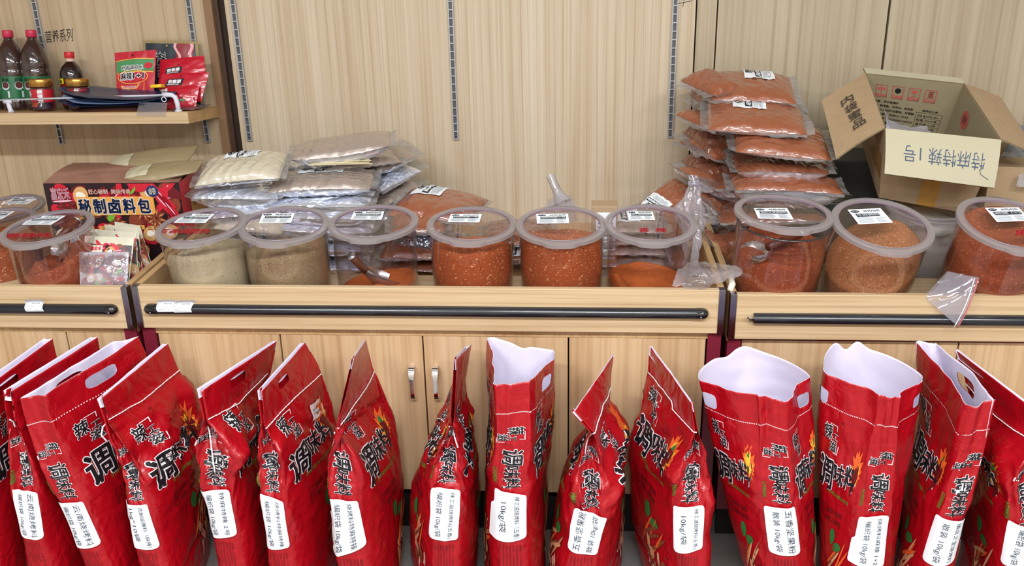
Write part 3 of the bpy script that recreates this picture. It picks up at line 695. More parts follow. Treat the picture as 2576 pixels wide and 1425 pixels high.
class Sack:
    def __init__(s, FL, FR, BR=None, BL=None, tied=True, yf=(1.79, 1.845), yb=(2.085, 2.095), seed=0, seam=.88, shoulder=.72, bulge=.012, crum=1.0, gus=.045, wide=1.0, rimf=None, ybl=None, ybr=None, backb=0.0, foldy=1.0):
        s.tied, s.seed, s.seam, s.sh, s.bulge, s.crum, s.gus = tied, seed, seam, shoulder, bulge, crum, gus
        s.rimf = rimf; s.backb = backb; s.foldy = foldy
        def curve(pts, yy):
            out = []
            for (x, y) in pts:
                Y = yy[0]+(yy[1]-yy[0])*.8
                for _ in range(4):
                    p = atY(x, y, Y); Y = yy[0]+(yy[1]-yy[0])*min(1, max(0, p[2]/.62))
                out.append((p[2], p[0], Y))
            out.sort(); z = np.array([o[0] for o in out]); X = np.array([o[1] for o in out])
            # continue to the floor, drawing in a little at the bottom seam
            sl = (X[1]-X[0])/max(.02, z[1]-z[0]); sl = max(-.25, min(.25, sl))
            z = np.concatenate([[0], z]); X = np.concatenate([[X[0]-sl*z[1]], X])
            return z, X, yy
        s.c = {'FL': curve(FL, yf), 'FR': curve(FR, yf)}
        if BR is not None: s.c['BR'] = curve(BR, ybr or yb)
        if BL is not None: s.c['BL'] = curve(BL, ybl or yb)
        s.yb = yb; s.wide = wide
        s.zt = {k: c[0][-1] for k, c in s.c.items()}
        for a, b in (('BR', 'BL'), ('BL', 'BR')):
            if a not in s.zt: s.zt[a] = s.zt[b]
        s.zm = sum(s.zt.values())/4
        U, V = np.meshgrid(np.linspace(-.5, 4.5, 251), np.linspace(0, 1, 121)); s.gU, s.gV = U, V
        P = s.S(U.ravel(), V.ravel(), False); s.gP = np.array([0, 0, 0])
        d = P-EYE; zz = d@FW; s.gx = CX+F_PX*(d@RI)/zz; s.gy = CY-F_PX*(d@UP)/zz
        s.u_, s.v_ = U.ravel(), V.ravel()
    def corner(s, k, v):
        z = v*s.zt[k]
        if k in s.c:
            zz, X, yy = s.c[k]; x = np.interp(z, zz, X)
        else:
            o = 'BR' if k == 'BL' else 'BL'
            zz, X, yy = s.c[o]; x = np.interp(v*s.zt[o], zz, X)
            wl = np.interp(v*s.zt['FL'], s.c['FL'][0], s.c['FL'][1]); wr = np.interp(v*s.zt['FR'], s.c['FR'][0], s.c['FR'][1])
            x = x+(wl-wr)*(1 if k == 'BL' else -1)*s.wide
        Y = yy[0]+(yy[1]-yy[0])*np.clip(z/.62, 0, 1)
        return np.stack([x, Y, z], -1)
    def base(s, u, v):
        u = np.mod(u, 4); i = np.floor(u).astype(int) % 4; t = u-np.floor(u)
        C = np.stack([s.corner(k, v) for k in ('FL', 'FR', 'BR', 'BL')], 0)
        n = np.arange(len(u)); A = C[i, n]; B = C[(i+1) % 4, n]
        P = A*(1-t)[:, None]+B*t[:, None]
        d = (B-A)[:, :2]; L = np.linalg.norm(d, axis=1)+1e-6; nx = d[:, 1]/L; ny = -d[:, 0]/L
        side = (i % 2 == 1)
        full = np.clip(1-(v-.35)/(s.sh-.35), 0, 1)**.6*np.clip(v/.10+.35, 0, 1)
        bl = s.bulge*full*4*t*(1-t)
        fold = np.clip((v-(s.sh-.18))/(s.seam-(s.sh-.18)), 0, 1)
        tri = 1-np.abs(2*t-1)
        dep = np.where(i == 2, .25, 1)*(s.gus*fold*(1-.55*np.clip((v-s.seam)/.12, 0, 1)) if s.tied else s.gus*.35*fold)
        off = np.where(side, bl, bl*1.2-dep*tri); off = off+np.where(i == 2, s.backb*np.clip(4*t*(1-t), 0, 1)**.7*(.35+.65*np.clip(v*2, 0, 1)), 0)
        P = P.copy(); P[:, 0] += nx*off; P[:, 1] += ny*off
        # puffed shoulder of a tied sack just under the string
        if s.rimf is not None:
            P[:, 2] += s.rimf(u)*np.clip((v-.7)/.3, 0, 1)**2
        return P, np.stack([nx, ny], -1)
    def S(s, u, v, detail=True, off=0.0):
        u = np.asarray(u, float); v = np.asarray(v, float)
        rd = .16*np.clip(1-(v-.45)/.35, 0, 1)+(.02 if s.tied else .05)
        P = 0; N = 0
        for k, w in ((-1, .15), (-.5, .22), (0, .26), (.5, .22), (1, .15)):
            p, n = s.base(u+k*rd, v); P = P+p*w; N = N+n*w
        N = N/(np.linalg.norm(N, axis=1)[:, None]+1e-6)
        if detail:
            rs = np.random.RandomState(s.seed*17+3); sd = s.seed*7.3; uu = np.mod(u, 4)
            th = uu*math.pi/2; Q = np.stack([np.cos(th)*1.15, np.sin(th)*1.15, v*3.6], -1)
            W = Q+.22*np.stack([np.sin(Q[:, 1]*3.1+sd), np.sin(Q[:, 2]*2.7+1.3*sd), np.sin(Q[:, 0]*3.3+.7*sd)], -1)
            h = 0
            for i in range(11):
                d = rs.randn(3); d /= np.linalg.norm(d); f = (1.0, 1.3, 1.7, 2.2, 2.8, 3.5, 4.3, 5.3, 6.6, 8.2, 10.)[i]
                x = W@d*f*.9+rs.rand(); tri = np.abs(2*(x-np.floor(x+.5)))
                g = .5+.5*np.sin(W@rs.randn(3)*1.3+rs.rand()*6)
                h = h+tri*g/f**.92
            h = h-1.05
            shd = np.exp(-((v-(s.sh if s.tied else .66))/.15)**2)
            k = (.0045+.0165*shd*(1 if s.tied else .45))*s.crum
            amp = k*h+.003*np.sin(uu*3.1+sd)*np.cos(v*4+sd)*s.crum-.006*np.exp(-((v-.20-.012*np.sin(uu*2+sd))/.012)**2)*s.crum*(.6+.4*np.sin(uu*3+sd))
            if s.tied: amp = np.where(v > s.seam-.03, amp*.35, amp)
            else:
                fu = uu*.78+.3*np.sin(sd)+.12*np.sin(v*5+sd); tri = np.abs(2*(fu-np.floor(fu+.5))); fu2 = uu*1.6+sd; tri2 = np.abs(2*(fu2-np.floor(fu2+.5)))
                amp = amp*.9+(.016*(tri-.5)+.005*(tri2-.5))*np.clip((v-.62)/.3, 0, 1)*s.foldy
            P = P.copy(); P[:, 0] += N[:, 0]*amp; P[:, 1] += N[:, 1]*amp
        if off: P = P+np.concatenate([N, np.zeros((len(u), 1))], 1)*off
        return P
    def surf(s, u, v, off):
        """decal points: true surface normal by differences"""
        u = np.asarray(u, float); v = np.clip(np.asarray(v, float), 0, 1)
        P = s.S(u, v); e = .01
        a = s.S(u+e, v)-s.S(u-e, v); v2 = np.clip(v+e, 0, 1); v1 = np.clip(v-e, 0, 1); b = s.S(u, v2)-s.S(u, v1)
        n = np.cross(a, b); n /= np.linalg.norm(n, axis=1)[:, None]+1e-9
        return P+n*np.asarray(off).reshape(-1, 1) if np.ndim(off) else P+n*off
    def soft(s, u, v, off):
        """paper laid over the folds: the surface smoothed a little and lifted"""
        u = np.asarray(u, float); v = np.asarray(v, float); P = 0
        for du, dv in ((0, 0), (.09, 0), (-.09, 0), (0, .03), (0, -.03), (.07, .02), (-.07, -.02)): P = P+s.S(u+du, np.clip(v+dv, 0, 1))
        P = P/7; Q, N = s.base(u, v); return P+np.concatenate([N, np.zeros((len(u), 1))], 1)*np.asarray(off).reshape(-1, 1)
    def uv(s, px, py, lo, hi):
        m = (s.u_ >= lo) & (s.u_ <= hi); d = (s.gx-px)**2+(s.gy-py)**2; d = np.where(m, d, 1e12)
        k = int(d.argmin()); u, v = s.u_[k], s.v_[k]
        for _ in range(6):
            e = .004; pts = s.S(np.array([u, u+e, u]), np.array([v, v, min(1, v+e)]), False)
            q = [proj(p) for p in pts]; J = np.array([(q[1]-q[0])/e, (q[2]-q[0])/e]).T
            try: st = np.linalg.solve(J+1e-3*np.eye(2), np.array([px, py])-q[0])
            except Exception: break
            u = float(np.clip(u+.7*np.clip(st[0], -.1, .1), lo, hi)); v = float(np.clip(v+.7*np.clip(st[1], -.05, .05), 0, .995))
        return u, v

class UVB:
    """2-D art collected in (u, v, lift) and laid on the sack in one go"""
    def __init__(s): s.p = []; s.f = []; s.m = []
    def add(s, pts, faces, m, lift):
        k = len(s.p); s.p += [(a, b, lift) for a, b in pts]; s.f += [tuple(i+k for i in f) for f in faces]; s.m += [m]*len(faces)
    def blob(s, cx, cy, rx, ry, a, m, lift, n=12, wob=0, sd=0, asp=1.0):
        pts = [(cx, cy)]
        for i in range(n):
            t = 2*math.pi*i/n; r = 1+wob*math.sin(3*t+sd)+wob*.6*math.sin(5*t+2*sd)
            x, y = rx*math.cos(t)*r, ry*math.sin(t)*r
            pts.append((cx+(x*math.cos(a)-y*math.sin(a))*asp, cy+x*math.sin(a)+y*math.cos(a)))
        s.add(pts, [(0, 1+i, 1+(i+1) % n) for i in range(n)], m, lift)
    def text(s, tx, x0, y0, x1, y1, m, lift, bold=0, rot=0, split=0, shear=0, mirror=False):
        v, f, w, h = text_mesh(tx, 0, split); w = max(w, 1e-6); h = max(h, 1e-6)
        for dx, dy in thick(bold):
            u = (v+np.array([dx, dy]))/np.array([w, h])
            for _ in range(rot % 4): u = np.stack([u[:, 1], 1-u[:, 0]], 1)
            s.add([(x0+(x1-x0)*a, y0+(y1-y0)*b+shear*(x0+(x1-x0)*a-x0)) for a, b in u], f, m, lift)
    def lay(s, sack, mb, groups=None):
        if not s.p: return
        a = np.array(s.p); P = sack.surf(a[:, 0], a[:, 1], a[:, 2]); k = len(mb.v)
        mb.v += [tuple(p) for p in P]; mb.f += [tuple(i+k for i in f) for f in s.f]; mb.m += s.m

def flame(A, cx, cy, w, h, sg=1):
    """fire tongues with one plain chili in front, printed on the panel"""
    for m, k, l in ((9, 1.0, .0012), (8, .74, .0016)):
        pts = [(cx, cy)]; n = 32
        for i in range(n):
            t = 2*math.pi*i/n; up_ = max(0, math.sin(t))
            r = (.62+.38*up_)*(1.0 if i % 2 == 0 else .66)*(1+.12*math.sin(i*2.3))
            pts.append((cx+math.cos(t+.10*(i % 2))*w*.5*r*k, cy+math.sin(t)*h*.5*(r+.25*up_)*k))
        A.add(pts, [(0, 1+i, 1+(i+1) % n) for i in range(n)], m, l)
    A.add([(cx-w*.16, cy+h*.22), (cx+w*.14, cy+h*.24), (cx+w*.20, cy), (cx+w*.10, cy-h*.28), (cx-w*.10, cy-h*.52), (cx-w*.06, cy-h*.18), (cx-w*.22, cy+h*.04)], [(0, 6, 5), (0, 5, 1), (1, 5, 2), (2, 5, 3), (3, 5, 4)], 10, .0021)
    A.add([(cx-w*.10, cy+h*.22), (cx+w*.08, cy+h*.24), (cx+w*.03, cy+h*.40), (cx-w*.02, cy+h*.38)], [(0, 3, 2, 1)], 7, .0023)
def pile(A, cx, cy, w, h, seed):
    """photo print of whole spices: nuts, sticks, seeds"""
    r = random.Random(seed)
    for i in range(70):
        x = cx+w*(r.random()-.5); y = cy+h*(r.random()-.62); A.blob(x, y, .012, .0035, r.random()*3, r.choice([5, 12, 12, 10]), .0011+.0001*(i % 4), 6)
    for i in range(6):
        x = cx-w*.35+w*.6*r.random(); y = cy+h*(.30+.16*r.random()); a = .25+.5*r.random()
        A.blob(x, y, w*.30, h*.045, a, r.choice([9, 4, 5]), .0014+.0002*i, 8)
    for i in range(16):
        x = cx+w*.75*(r.random()-.5); y = cy+h*(r.random()*.62-.45)
        rr = .024+.016*r.random(); A.blob(x, y, rr*1.25, rr*.62, r.random()*3, r.choice([4, 6, 4, 5]), .0018+.00015*(i % 8), 10, .05, i)
def logo(A, x, y, w, h, rot=0, sc=1):
    """boxed brush mark: large character, two smaller ones, corner brackets"""
    def put(s, a0, b0, a1, b1):
        if rot == 0: q = (x+a0*w, y+b0*h, x+a1*w, y+b1*h)
        else: q = (x+b0*w, y+(1-a1)*h, x+b1*w, y+(1-a0)*h)
        A.text(s, *q, 3, .0012, .05, rot); A.text(s, *q, 2, .0020, .02, rot)
    put('辣', .02, .38, .48, 1.0); put('工', .56, .42, .86, .66); put('滋', .44, -.02, .88, .36)
    def bar(a0, b0, a1, b1):
        if rot == 0: q = (x+a0*w, y+b0*h, x+a1*w, y+b1*h)
        else: q = (x+b0*w, y+(1-a1)*h, x+b1*w, y+(1-a0)*h)
        A.add([(q[0], q[1]), (q[2], q[1]), (q[2], q[3]), (q[0], q[3])], [(0, 1, 2, 3)], 3, .0013)
    bar(.40, 1.0, .80, 1.03); bar(.77, .80, .80, 1.0); bar(.70, -.08, 1.0, -.05); bar(.97, -.08, 1.0, .26)
def panel(A, u0, vs, lr, seed):
    """wide printed face: u0..u0+1 runs as the viewer reads it; vs = height of the sticker's top edge"""
    U = lambda s: u0+s
    hz = lambda d: min(.97, max(.02, vs+d))
    # big brush title rising to the far side
    for s, (a, b, c, d) in zip('调味料', ((.10, .015, .40, .135), (.42, .050, .62, .135), (.63, .055, .83, .145))):
        A.text(s, U(a), hz(b), U(c), hz(d), 3, .0012, .048, 0, .16); A.text(s, U(a), hz(b), U(c), hz(d), 2, .0022, .024, 0, .16)
    logo(A, U(.14), hz(.17), .30, .10)
    A.text('TM', U(.42), hz(.285), U(.47), hz(.295), 10, .0012, .02)
    A.text('正宗烧烤滋味专用', U(.30), hz(.0), U(.78), hz(.014), 11, .0012, .02)
    flame(A, U(.80), hz(.12), .30, .17)
    for i, tx in enumerate(('烧烤料 / 孜然粉', '腌料 / 调味粉')):
        y = hz(-.075-.035*i)
        for q in ((.28, 0, .36, .0035), (.28, .022, .36, .0255), (.28, 0, .288, .0255), (.352, 0, .36, .0255)):
            A.add([(U(q[0]), y+q[1]), (U(q[2]), y+q[1]), (U(q[2]), y+q[3]), (U(q[0]), y+q[3])], [(0, 1, 2, 3)], 10, .0012)
        A.text(tx, U(.39), y, U(.68), y+.022, 10, .0012, .02)
    A.blob(U(.56), hz(-.16), .035, .034, .1, 7, .0014, 12, .05, 1, 1.6); A.blob(U(.68), hz(-.19), .045, .020, .2, 7, .0016, 12, .05, 2, 1.8)
    pile(A, U(.70), max(.18, vs-.33), .46, .22, seed)
def gusset(A, ul, ur, vt, rot, tall=.15):
    """narrow face above and below the sticker; ul..ur its printed width, vt the sticker's top"""
    w = ur-ul; c = (ul+ur)/2
    hs = [(tall*.62, tall), (tall*.30, tall*.60), (.004, tall*.29)]
    for s, (a, b), k in zip('调味料', hs, (.56, .42, .46)):
        x0, x1 = c-w*k*.5+w*.03, c+w*k*.5+w*.03
        A.text(s, x0, vt+a, x1, vt+b, 3, .0012, .042, 1, .16); A.text(s, x0, vt+a, x1, vt+b, 2, .0022, .020, 1, .16)
    logo(A, c-w*.38, vt+tall+.025, w*.72, .060, 1)
    A.text('正宗烧烤滋味', c-w*.46, vt+.02, c-w*.38, vt+tall*.55, 11, .0012, .03, 1)
def fineprint(A, ul, ur, vb):
    c = (ul+ur)/2; w = ur-ul
    for i in range(7):
        A.text('配料辣椒花椒孜然芝麻食用盐香辛料净含量' if i % 2 else '保质期十二个月请置于阴凉干燥处', c-w*.30+w*.085*i, vb-.15+.02*(i % 3), c-w*.30+w*.085*i+w*.05, vb-.02, 10, .0012, .0, 1)

def sack(spec, label, sticker=None, lines=(), rot=1, panels=(), holes=(), seamline=None, tail=None, group='red seasoning sacks on the floor', extra=None, dots=True):
    s = Sack(**spec)
    cc = s.S(np.array([.5, 2.5]), np.array([0., 0.]), False).mean(0); cc[2] = 0
    t = thing('seasoning_sack', cc, label, 'sack', group)
    mb = MB(); nu, nv = 128, 104
    us = np.arange(nu)*4/nu; vs = np.linspace(0, 1, nv+1)**1.0
    U, V = np.meshgrid(us, vs); U = U.ravel().copy(); V = V.ravel().copy()
    hh = []
    for (hu, hv, ru, rv) in holes: hh.append((hu, hv, ru, rv))
    inside = np.zeros(len(U), bool); snap = np.zeros(len(U), bool)
    for hu, hv, ru, rv in hh:
        du = (U-hu+2) % 4-2; dv = V-hv; r = ((du/ru)**4+(dv/rv)**4)**.25+1e-9
        cell = max(.034/ru, .0105/rv)*.62
        k = (r > 1-cell) & (r < 1+cell*.75)
        U[k] = hu+du[k]/r[k]; V[k] = hv+dv[k]/r[k]; inside |= (r <= 1-cell); snap |= k
    P = s.S(U, V)
    edge = lambda f: any(inside[i] for i in f) or all(snap[i] for i in f)
    def skin(P, v0, flip, m):
        k = len(mb.v); mb.v += [tuple(p) for p in P]
        for j in range(v0, nv):
            for i in range(nu):
                a = j*nu+i; b = j*nu+(i+1) % nu; q = (a, b, b+nu, a+nu)
                if hh and edge(q): continue
                q = tuple(x+k for x in q); mb.f.append(q[::-1] if flip else q); mb.m.append(m)
        return k
    skin(P, 0, False, 0)
    k = len(mb.v); bottom = [tuple(P[i]*np.array([1, 1, 0])) for i in range(nu)]
    mb.v += bottom; mb.f.append(tuple(range(k, k+nu))[::-1]); mb.m.append(0)
    vin = int(nv*(.965 if s.tied else .50))
    Pi = s.S(U, V, True, -.0014); ki = skin(Pi, vin, True, 1)
    # rim strip and floor of the visible inside
    for i in range(nu):
        a = nv*nu+i; b = nv*nu+(i+1) % nu; mb.f.append((a, b, b+ki, a+ki)); mb.m.append(1)
    mb.f.append(tuple(ki+vin*nu+i for i in range(nu))); mb.m.append(1)
    A = UVB(); vtop = .58
    if sticker:
        g = [s.uv(x, y, -.35, 1.35) for x, y in sticker]
        vtop = (g[0][1]+g[1][1])/2; vbot = (g[2][1]+g[3][1])/2; ul = (g[0][0]+g[3][0])/2; ur = (g[1][0]+g[2][0])/2
    else: ul, ur, vbot = .1, .9, .42
    gl, gr = max(-.05, ul-.08), min(1.1, ur+.1)
    gusset(A, gl, gr, vtop+.008, 1, min(.15, max(.08, (s.seam if s.tied else .9)-vtop-.13)))
    fineprint(A, gl, gr, vbot)
    for side in panels: panel(A, {'R': 1, 'L': 3}[side], vtop, side, s.seed+3)
    if dots and not s.tied:
        for i in range(150):
            u = i*4/150; v = .885+.004*math.sin(u*3)
            A.add([(u, v), (u+.011, v), (u+.011, v+.004), (u, v+.004)], [(0, 1, 2, 3)], 3, .0009)
    A.lay(s, mb)
    body = mb.build('sack_body', SM, t, world=True)
    if sticker:
        m = MB(); g = [np.array(a) for a in g]
        def q(p, r, off):
            c = (g[0]*(1-p)+g[1]*p)*r+(g[3]*(1-p)+g[2]*p)*(1-r); return c[0], c[1], off
        n1, n2 = 14, 18; pts = []
        for j in range(n2+1):
            for i in range(n1+1):
                a, b = i/n1, j/n2
                x, y = 2*a-1, 2*b-1; ax, ay = abs(x), abs(y); rr = .16; ry = .10
                if ax > 1-rr and ay > 1-ry:
                    dx, dy = (ax-1+rr)/rr, (ay-1+ry)/ry; L = math.hypot(dx, dy); mx = max(dx, dy)
                    if L > 0: kx = mx/L; dx *= kx; dy *= kx
                    x = math.copysign(1-rr+dx*rr, x); y = math.copysign(1-ry+dy*ry, y)
                pts.append(q((x+1)/2, (y+1)/2, .0024))
        a = np.array(pts); PP = s.soft(a[:, 0], a[:, 1], a[:, 2]+.0034)
        m.add(PP, [(j*(n1+1)+i, j*(n1+1)+i+1, (j+1)*(n1+1)+i+1, (j+1)*(n1+1)+i) for j in range(n2) for i in range(n1)], 0)
        L1, L2 = lines
        slots = ((.56, .90, .05, .95), (.14, .48, .07, .92)) if rot == 1 else ((.10, .44, .06, .96), (.56, .88, .05, .95))
        for tx, (x0, x1, y0, y1) in zip((L1, L2), slots):
            v, f, w, h = text_mesh(tx, .0, .2); want = (y1-y0)
            ln = min(want, (x1-x0)*.62*w/h*1.05); mid = (y0+y1)/2; y0, y1 = (y1-ln, y1) if ln > want*.8 else (mid-ln/2, mid+ln/2)
            th = min(x1-x0, .17) if w/h > 6 else (x1-x0)*.72; xm = (x0+x1)/2; x0, x1 = xm-th/2, xm+th/2
            u = v/np.array([w, h])
            for _ in range(rot % 4): u = np.stack([u[:, 1], 1-u[:, 0]], 1)
            pt = np.array([q(x0+(x1-x0)*aa, y0+(y1-y0)*bb, .0036) for aa, bb in u]); m.add(s.soft(pt[:, 0], pt[:, 1], pt[:, 2]+.0034), f, 1)
        o = m.build('paper_sticker', [PAPER, mat('marker_ink', (60, 66, 78), .5)], t, world=True); o['label'] = 'white paper sticker'
    if seamline:
        side, pts = seamline; lo, hi = {'R': (.98, 2.02), 'L': (2.98, 4.02)}[side]
        uvs = [s.uv(x, y, lo, hi) for x, y in pts]; n = 44; line = []
        arr = np.array(uvs); tt = np.linspace(0, len(uvs)-1, n); u = np.interp(tt, range(len(uvs)), arr[:, 0]); v = np.interp(tt, range(len(uvs)), arr[:, 1])
        line = [tuple(p) for p in s.surf(u, v, .0026)]
        w = MB(); w.tube(line, .0013, 6, taper=[1.25 if i % 2 else .8 for i in range(n)])
        w.build('sewing_string', STRING, t, world=True)
    if tail:
        pts = []
        for (x, y, dy) in tail:
            lo, hi = -.35, 1.35
            uu, vv = s.uv(x, y, -.9 if len(tail[0]) > 3 else lo, hi); p = s.surf([uu], [vv], .003+dy)[0]; P2 = atY(x, y, p[1]); pts.append(P2)
        fine = []
        for i in range(len(pts)-1):
            for k in range(5): fine.append(pts[i]*(1-k/5)+pts[i+1]*k/5)
        fine.append(pts[-1]); w = MB(); w.tube(fine, .0017, 6, taper=[1.25 if i % 2 else .85 for i in range(len(fine))]); w.build('string_tail', STRING, t, world=True)
    if extra: extra(s, t)
    return s, t

def D(**k): return k
def phone(s, t):
    g = [np.array(s.uv(x, y, 1.0, 2.05)) for x, y in ((777, 1022), (808, 1003), (825, 1036), (791, 1060))]
    m = MB()
    def q(p, r, off): c = (g[0]*(1-p)+g[1]*p)*r+(g[3]*(1-p)+g[2]*p)*(1-r); return (c[0], c[1], off)
    a = np.array([q(i/5, j/5, .0025) for j in range(6) for i in range(6)]); m.add(s.surf(a[:, 0], a[:, 1], a[:, 2]), [(j*6+i, j*6+i+1, j*6+i+7, j*6+i+6) for j in range(5) for i in range(5)], 0)
    for tx, y0, y1 in (('有兴冻品', .52, .66), ('13099900258', .26, .40)):
        v, f, w, h = text_mesh(tx, .01); a = np.array([q(.12+.76*x/w, y0+(y1-y0)*y/h, .0036) for x, y in v]); m.add(s.surf(a[:, 0], a[:, 1], a[:, 2]), f, 1)
    m.build('phone_sticker', [PAPER, INK], t, world=True)['label'] = 'small white sticker with a telephone number'

sack(D(FL=[(-100, 1000), (-88, 1100), (-75, 1200), (-50, 1330), (-30, 1425)], FR=[(-75, 1005), (-60, 1100), (-35, 1200), (-5, 1300), (15, 1425)], BR=[(133, 852), (146, 906), (140, 1000), (135, 1100), (130, 1250), (130, 1425)], seed=1, tied=True, crum=.8),
     'red sack half cut off by the frame, behind the first sack with a paper sticker', panels='R', sticker=None, holes=((1.40, .95, .13, .022),))
sack(D(FL=[(6, 985), (18, 1060), (18, 1110), (25, 1160), (30, 1225), (45, 1330), (62, 1425)], FR=[(26, 988), (34, 1060), (75, 1150), (92, 1200), (101, 1240), (118, 1350), (140, 1425)], BR=[(245, 848), (252, 885), (262, 1000), (268, 1150), (280, 1425)], seed=2, crum=.9, seam=.86),
     'red sack with puckered open top, its sticker curling, beside the wide-mouthed one', [(25, 1230), (96, 1235), (114, 1348), (55, 1343)], ('云南烧烤料', '编织袋 10kg/袋'), 1, 'R', tail=[(24, 1056, .001), (34, 1062, .004), (38, 1075, .004)])
sack(D(FL=[(45, 1006), (60, 1060), (86, 1130), (103, 1180), (135, 1250), (172, 1332), (205, 1425)], FR=[(112, 996), (122, 1045), (155, 1119), (190, 1197), (223, 1259), (264, 1363), (290, 1425)], BR=[(352, 845), (372, 890), (385, 1000), (392, 1100), (400, 1250), (410, 1425)], BL=[(285, 860), (290, 900), (295, 1000), (300, 1200), (310, 1425)], tied=False, foldy=.5, seed=3, gus=.03, crum=.7),
     'red sack with half-open white-lined mouth and an oval hand hole in each side', [(144, 1268), (210, 1259), (258, 1363), (193, 1370)], ('云南烧烤料', '编织袋 10kg/袋'), 1, 'R', holes=((1.52, .945, .15, .024), (3.52, .945, .15, .024)))
sack(D(FL=[(242, 1006), (262, 1065), (275, 1120), (288, 1150), (302, 1201), (316, 1291), (332, 1374), (347, 1425)], FR=[(256, 1003), (272, 1068), (325, 1140), (355, 1200), (380, 1262), (412, 1371), (430, 1425)], BR=[(423, 865), (449, 930), (475, 980), (496, 1030), (508, 1090), (518, 1200), (530, 1425)], seed=4, seam=.88, crum=1.1),
     'red sack folded at the neck with a short string loop, handwritten sticker', [(322, 1254), (372, 1266), (405, 1371), (333, 1376)], ('肉制品腌料（麻辣）', '1kg*10袋'), 1, 'R', seamline=('R', [(270, 1066), (355, 1010), (449, 932)]), tail=[(267, 1066, .002), (258, 1076, .006), (255, 1096, .008), (270, 1112, .006)])
sack(D(FL=[(493, 980), (510, 1060), (487, 1125), (490, 1180), (500, 1230), (515, 1290), (538, 1425)], FR=[(506, 985), (521, 1064), (606, 1150), (592, 1200), (596, 1240), (612, 1330), (628, 1425)], BR=[(698, 857), (688, 910), (678, 960), (682, 1040), (690, 1120), (700, 1200), (708, 1425)], seed=5, seam=.87, crum=1.15),
     'red tied sack whose string hangs over the front lettering, beside bare doors', [(510, 1226), (580, 1228), (599, 1341), (530, 1344)], ('特麻特辣 2号', '编织袋 10kg/袋'), 1, 'R', holes=((1.45, .95, .10, .022),), seamline=('R', [(519, 1064), (600, 1015), (672, 940)]), tail=[(519, 1064, .003), (527, 1085, .008), (531, 1120, .010), (537, 1165, .006), (541, 1190, .003)])
sack(D(FL=[(646, 985), (655, 1070), (640, 1135), (637, 1160), (648, 1230), (655, 1290), (673, 1425)], FR=[(658, 985), (664, 1072), (690, 1120), (713, 1160), (720, 1200), (728, 1265), (745, 1350), (758, 1425)], BR=[(768, 862), (800, 915), (822, 970), (838, 1015), (855, 1065), (866, 1150), (868, 1250), (862, 1425)], seed=6, seam=.87),
     'red tied sack with a second small telephone sticker near its string', [(649, 1250), (714, 1261), (731, 1373), (665, 1374)], ('烧烤料特麻特辣', '编织袋 10kg/袋'), 1, 'R', holes=((1.40, .955, .10, .016),), seamline=('R', [(660, 1070), (740, 1000), (812, 938)]), tail=[(657, 1070, .003), (668, 1088, .006), (676, 1105, .007), (684, 1130, .006), (678, 1152, .004)], extra=phone)
sack(D(FL=[(884, 905), (862, 1000), (841, 1086), (826, 1130), (815, 1170), (815, 1230), (826, 1290), (835, 1370), (843, 1425)], FR=[(890, 903), (868, 1000), (847, 1088), (885, 1140), (902, 1200), (906, 1245), (916, 1300), (928, 1370), (940, 1425)], BR=[(921, 856), (938, 925), (952, 950), (976, 1010), (1000, 1070), (1014, 1130), (1022, 1200), (1020, 1300), (1008, 1425)], seed=7, seam=.78, crum=1.1, shoulder=.68),
     'red tied sack with a crumpled white-lipped neck, nearest the steel door handles on one side', [(827, 1257), (900, 1255), (923, 1365), (853, 1372)], ('烧烤料特麻特辣', '编织袋 10kg/袋'), 1, 'R', seamline=('R', [(845, 1086), (890, 1020), (946, 930)]), tail=[(841, 1088, .003), (850, 1104, .006), (855, 1125, .006), (857, 1143, .004)])
sack(D(FL=[(1142, 905), (1136, 1000), (1132, 1076), (1104, 1130), (1080, 1180), (1072, 1230), (1073, 1330), (1078, 1425)], FR=[(1148, 905), (1146, 1000), (1140, 1076), (1156, 1130), (1166, 1180), (1170, 1230), (1168, 1330), (1166, 1425)], BR=[(1187, 866), (1170, 960), (1182, 1012), (1200, 1078), (1212, 1136), (1212, 1209), (1208, 1290), (1202, 1425)], BL=[(1168, 872), (1138, 963), (1106, 1037), (1086, 1086), (1066, 1127), (1040, 1189), (1032, 1234), (1034, 1333), (1042, 1425)], seed=8, seam=.80, shoulder=.68, crum=1.2),
     'squat red sack pinched into a narrow twisted neck, beside the steel door handles', [(1084, 1225), (1160, 1230), (1152, 1352), (1078, 1347)], ('辣工滋烧烤料(五香)', '编织袋 10kg/袋'), 1, 'LR', tail=[(1130, 1074, .004), (1139, 1074, .006), (1143, 1098, .006), (1152, 1127, .004)])
sack(D(FL=[(1245, 968), (1246, 1100), (1242, 1210), (1240, 1300), (1240, 1425)], FR=[(1338, 964), (1336, 1100), (1332, 1200), (1334, 1300), (1340, 1425)], BR=[(1397, 879), (1395, 1004), (1390, 1086), (1380, 1168), (1377, 1250), (1374, 1332), (1367, 1425)], BL=[(1232, 850), (1229, 950), (1229, 1004), (1228, 1100), (1224, 1200), (1222, 1300), (1222, 1425)], tied=False, seed=9, gus=.02, crum=.9, rimf=lambda u: -.010*np.exp(-((u-2.5)/.10)**2)-.012*np.exp(-((np.mod(u, 4)-3.5)/.3)**2)),
     'tall upright red sack standing wide open in front of the plain doors, square mouth', [(1245, 1223), (1324, 1240), (1325, 1347), (1238, 1341)], ('辣工滋烧烤料（五香）', '10kg/袋'), 1, 'LR', holes=((1.50, .93, .13, .026), (3.50, .93, .13, .026)))
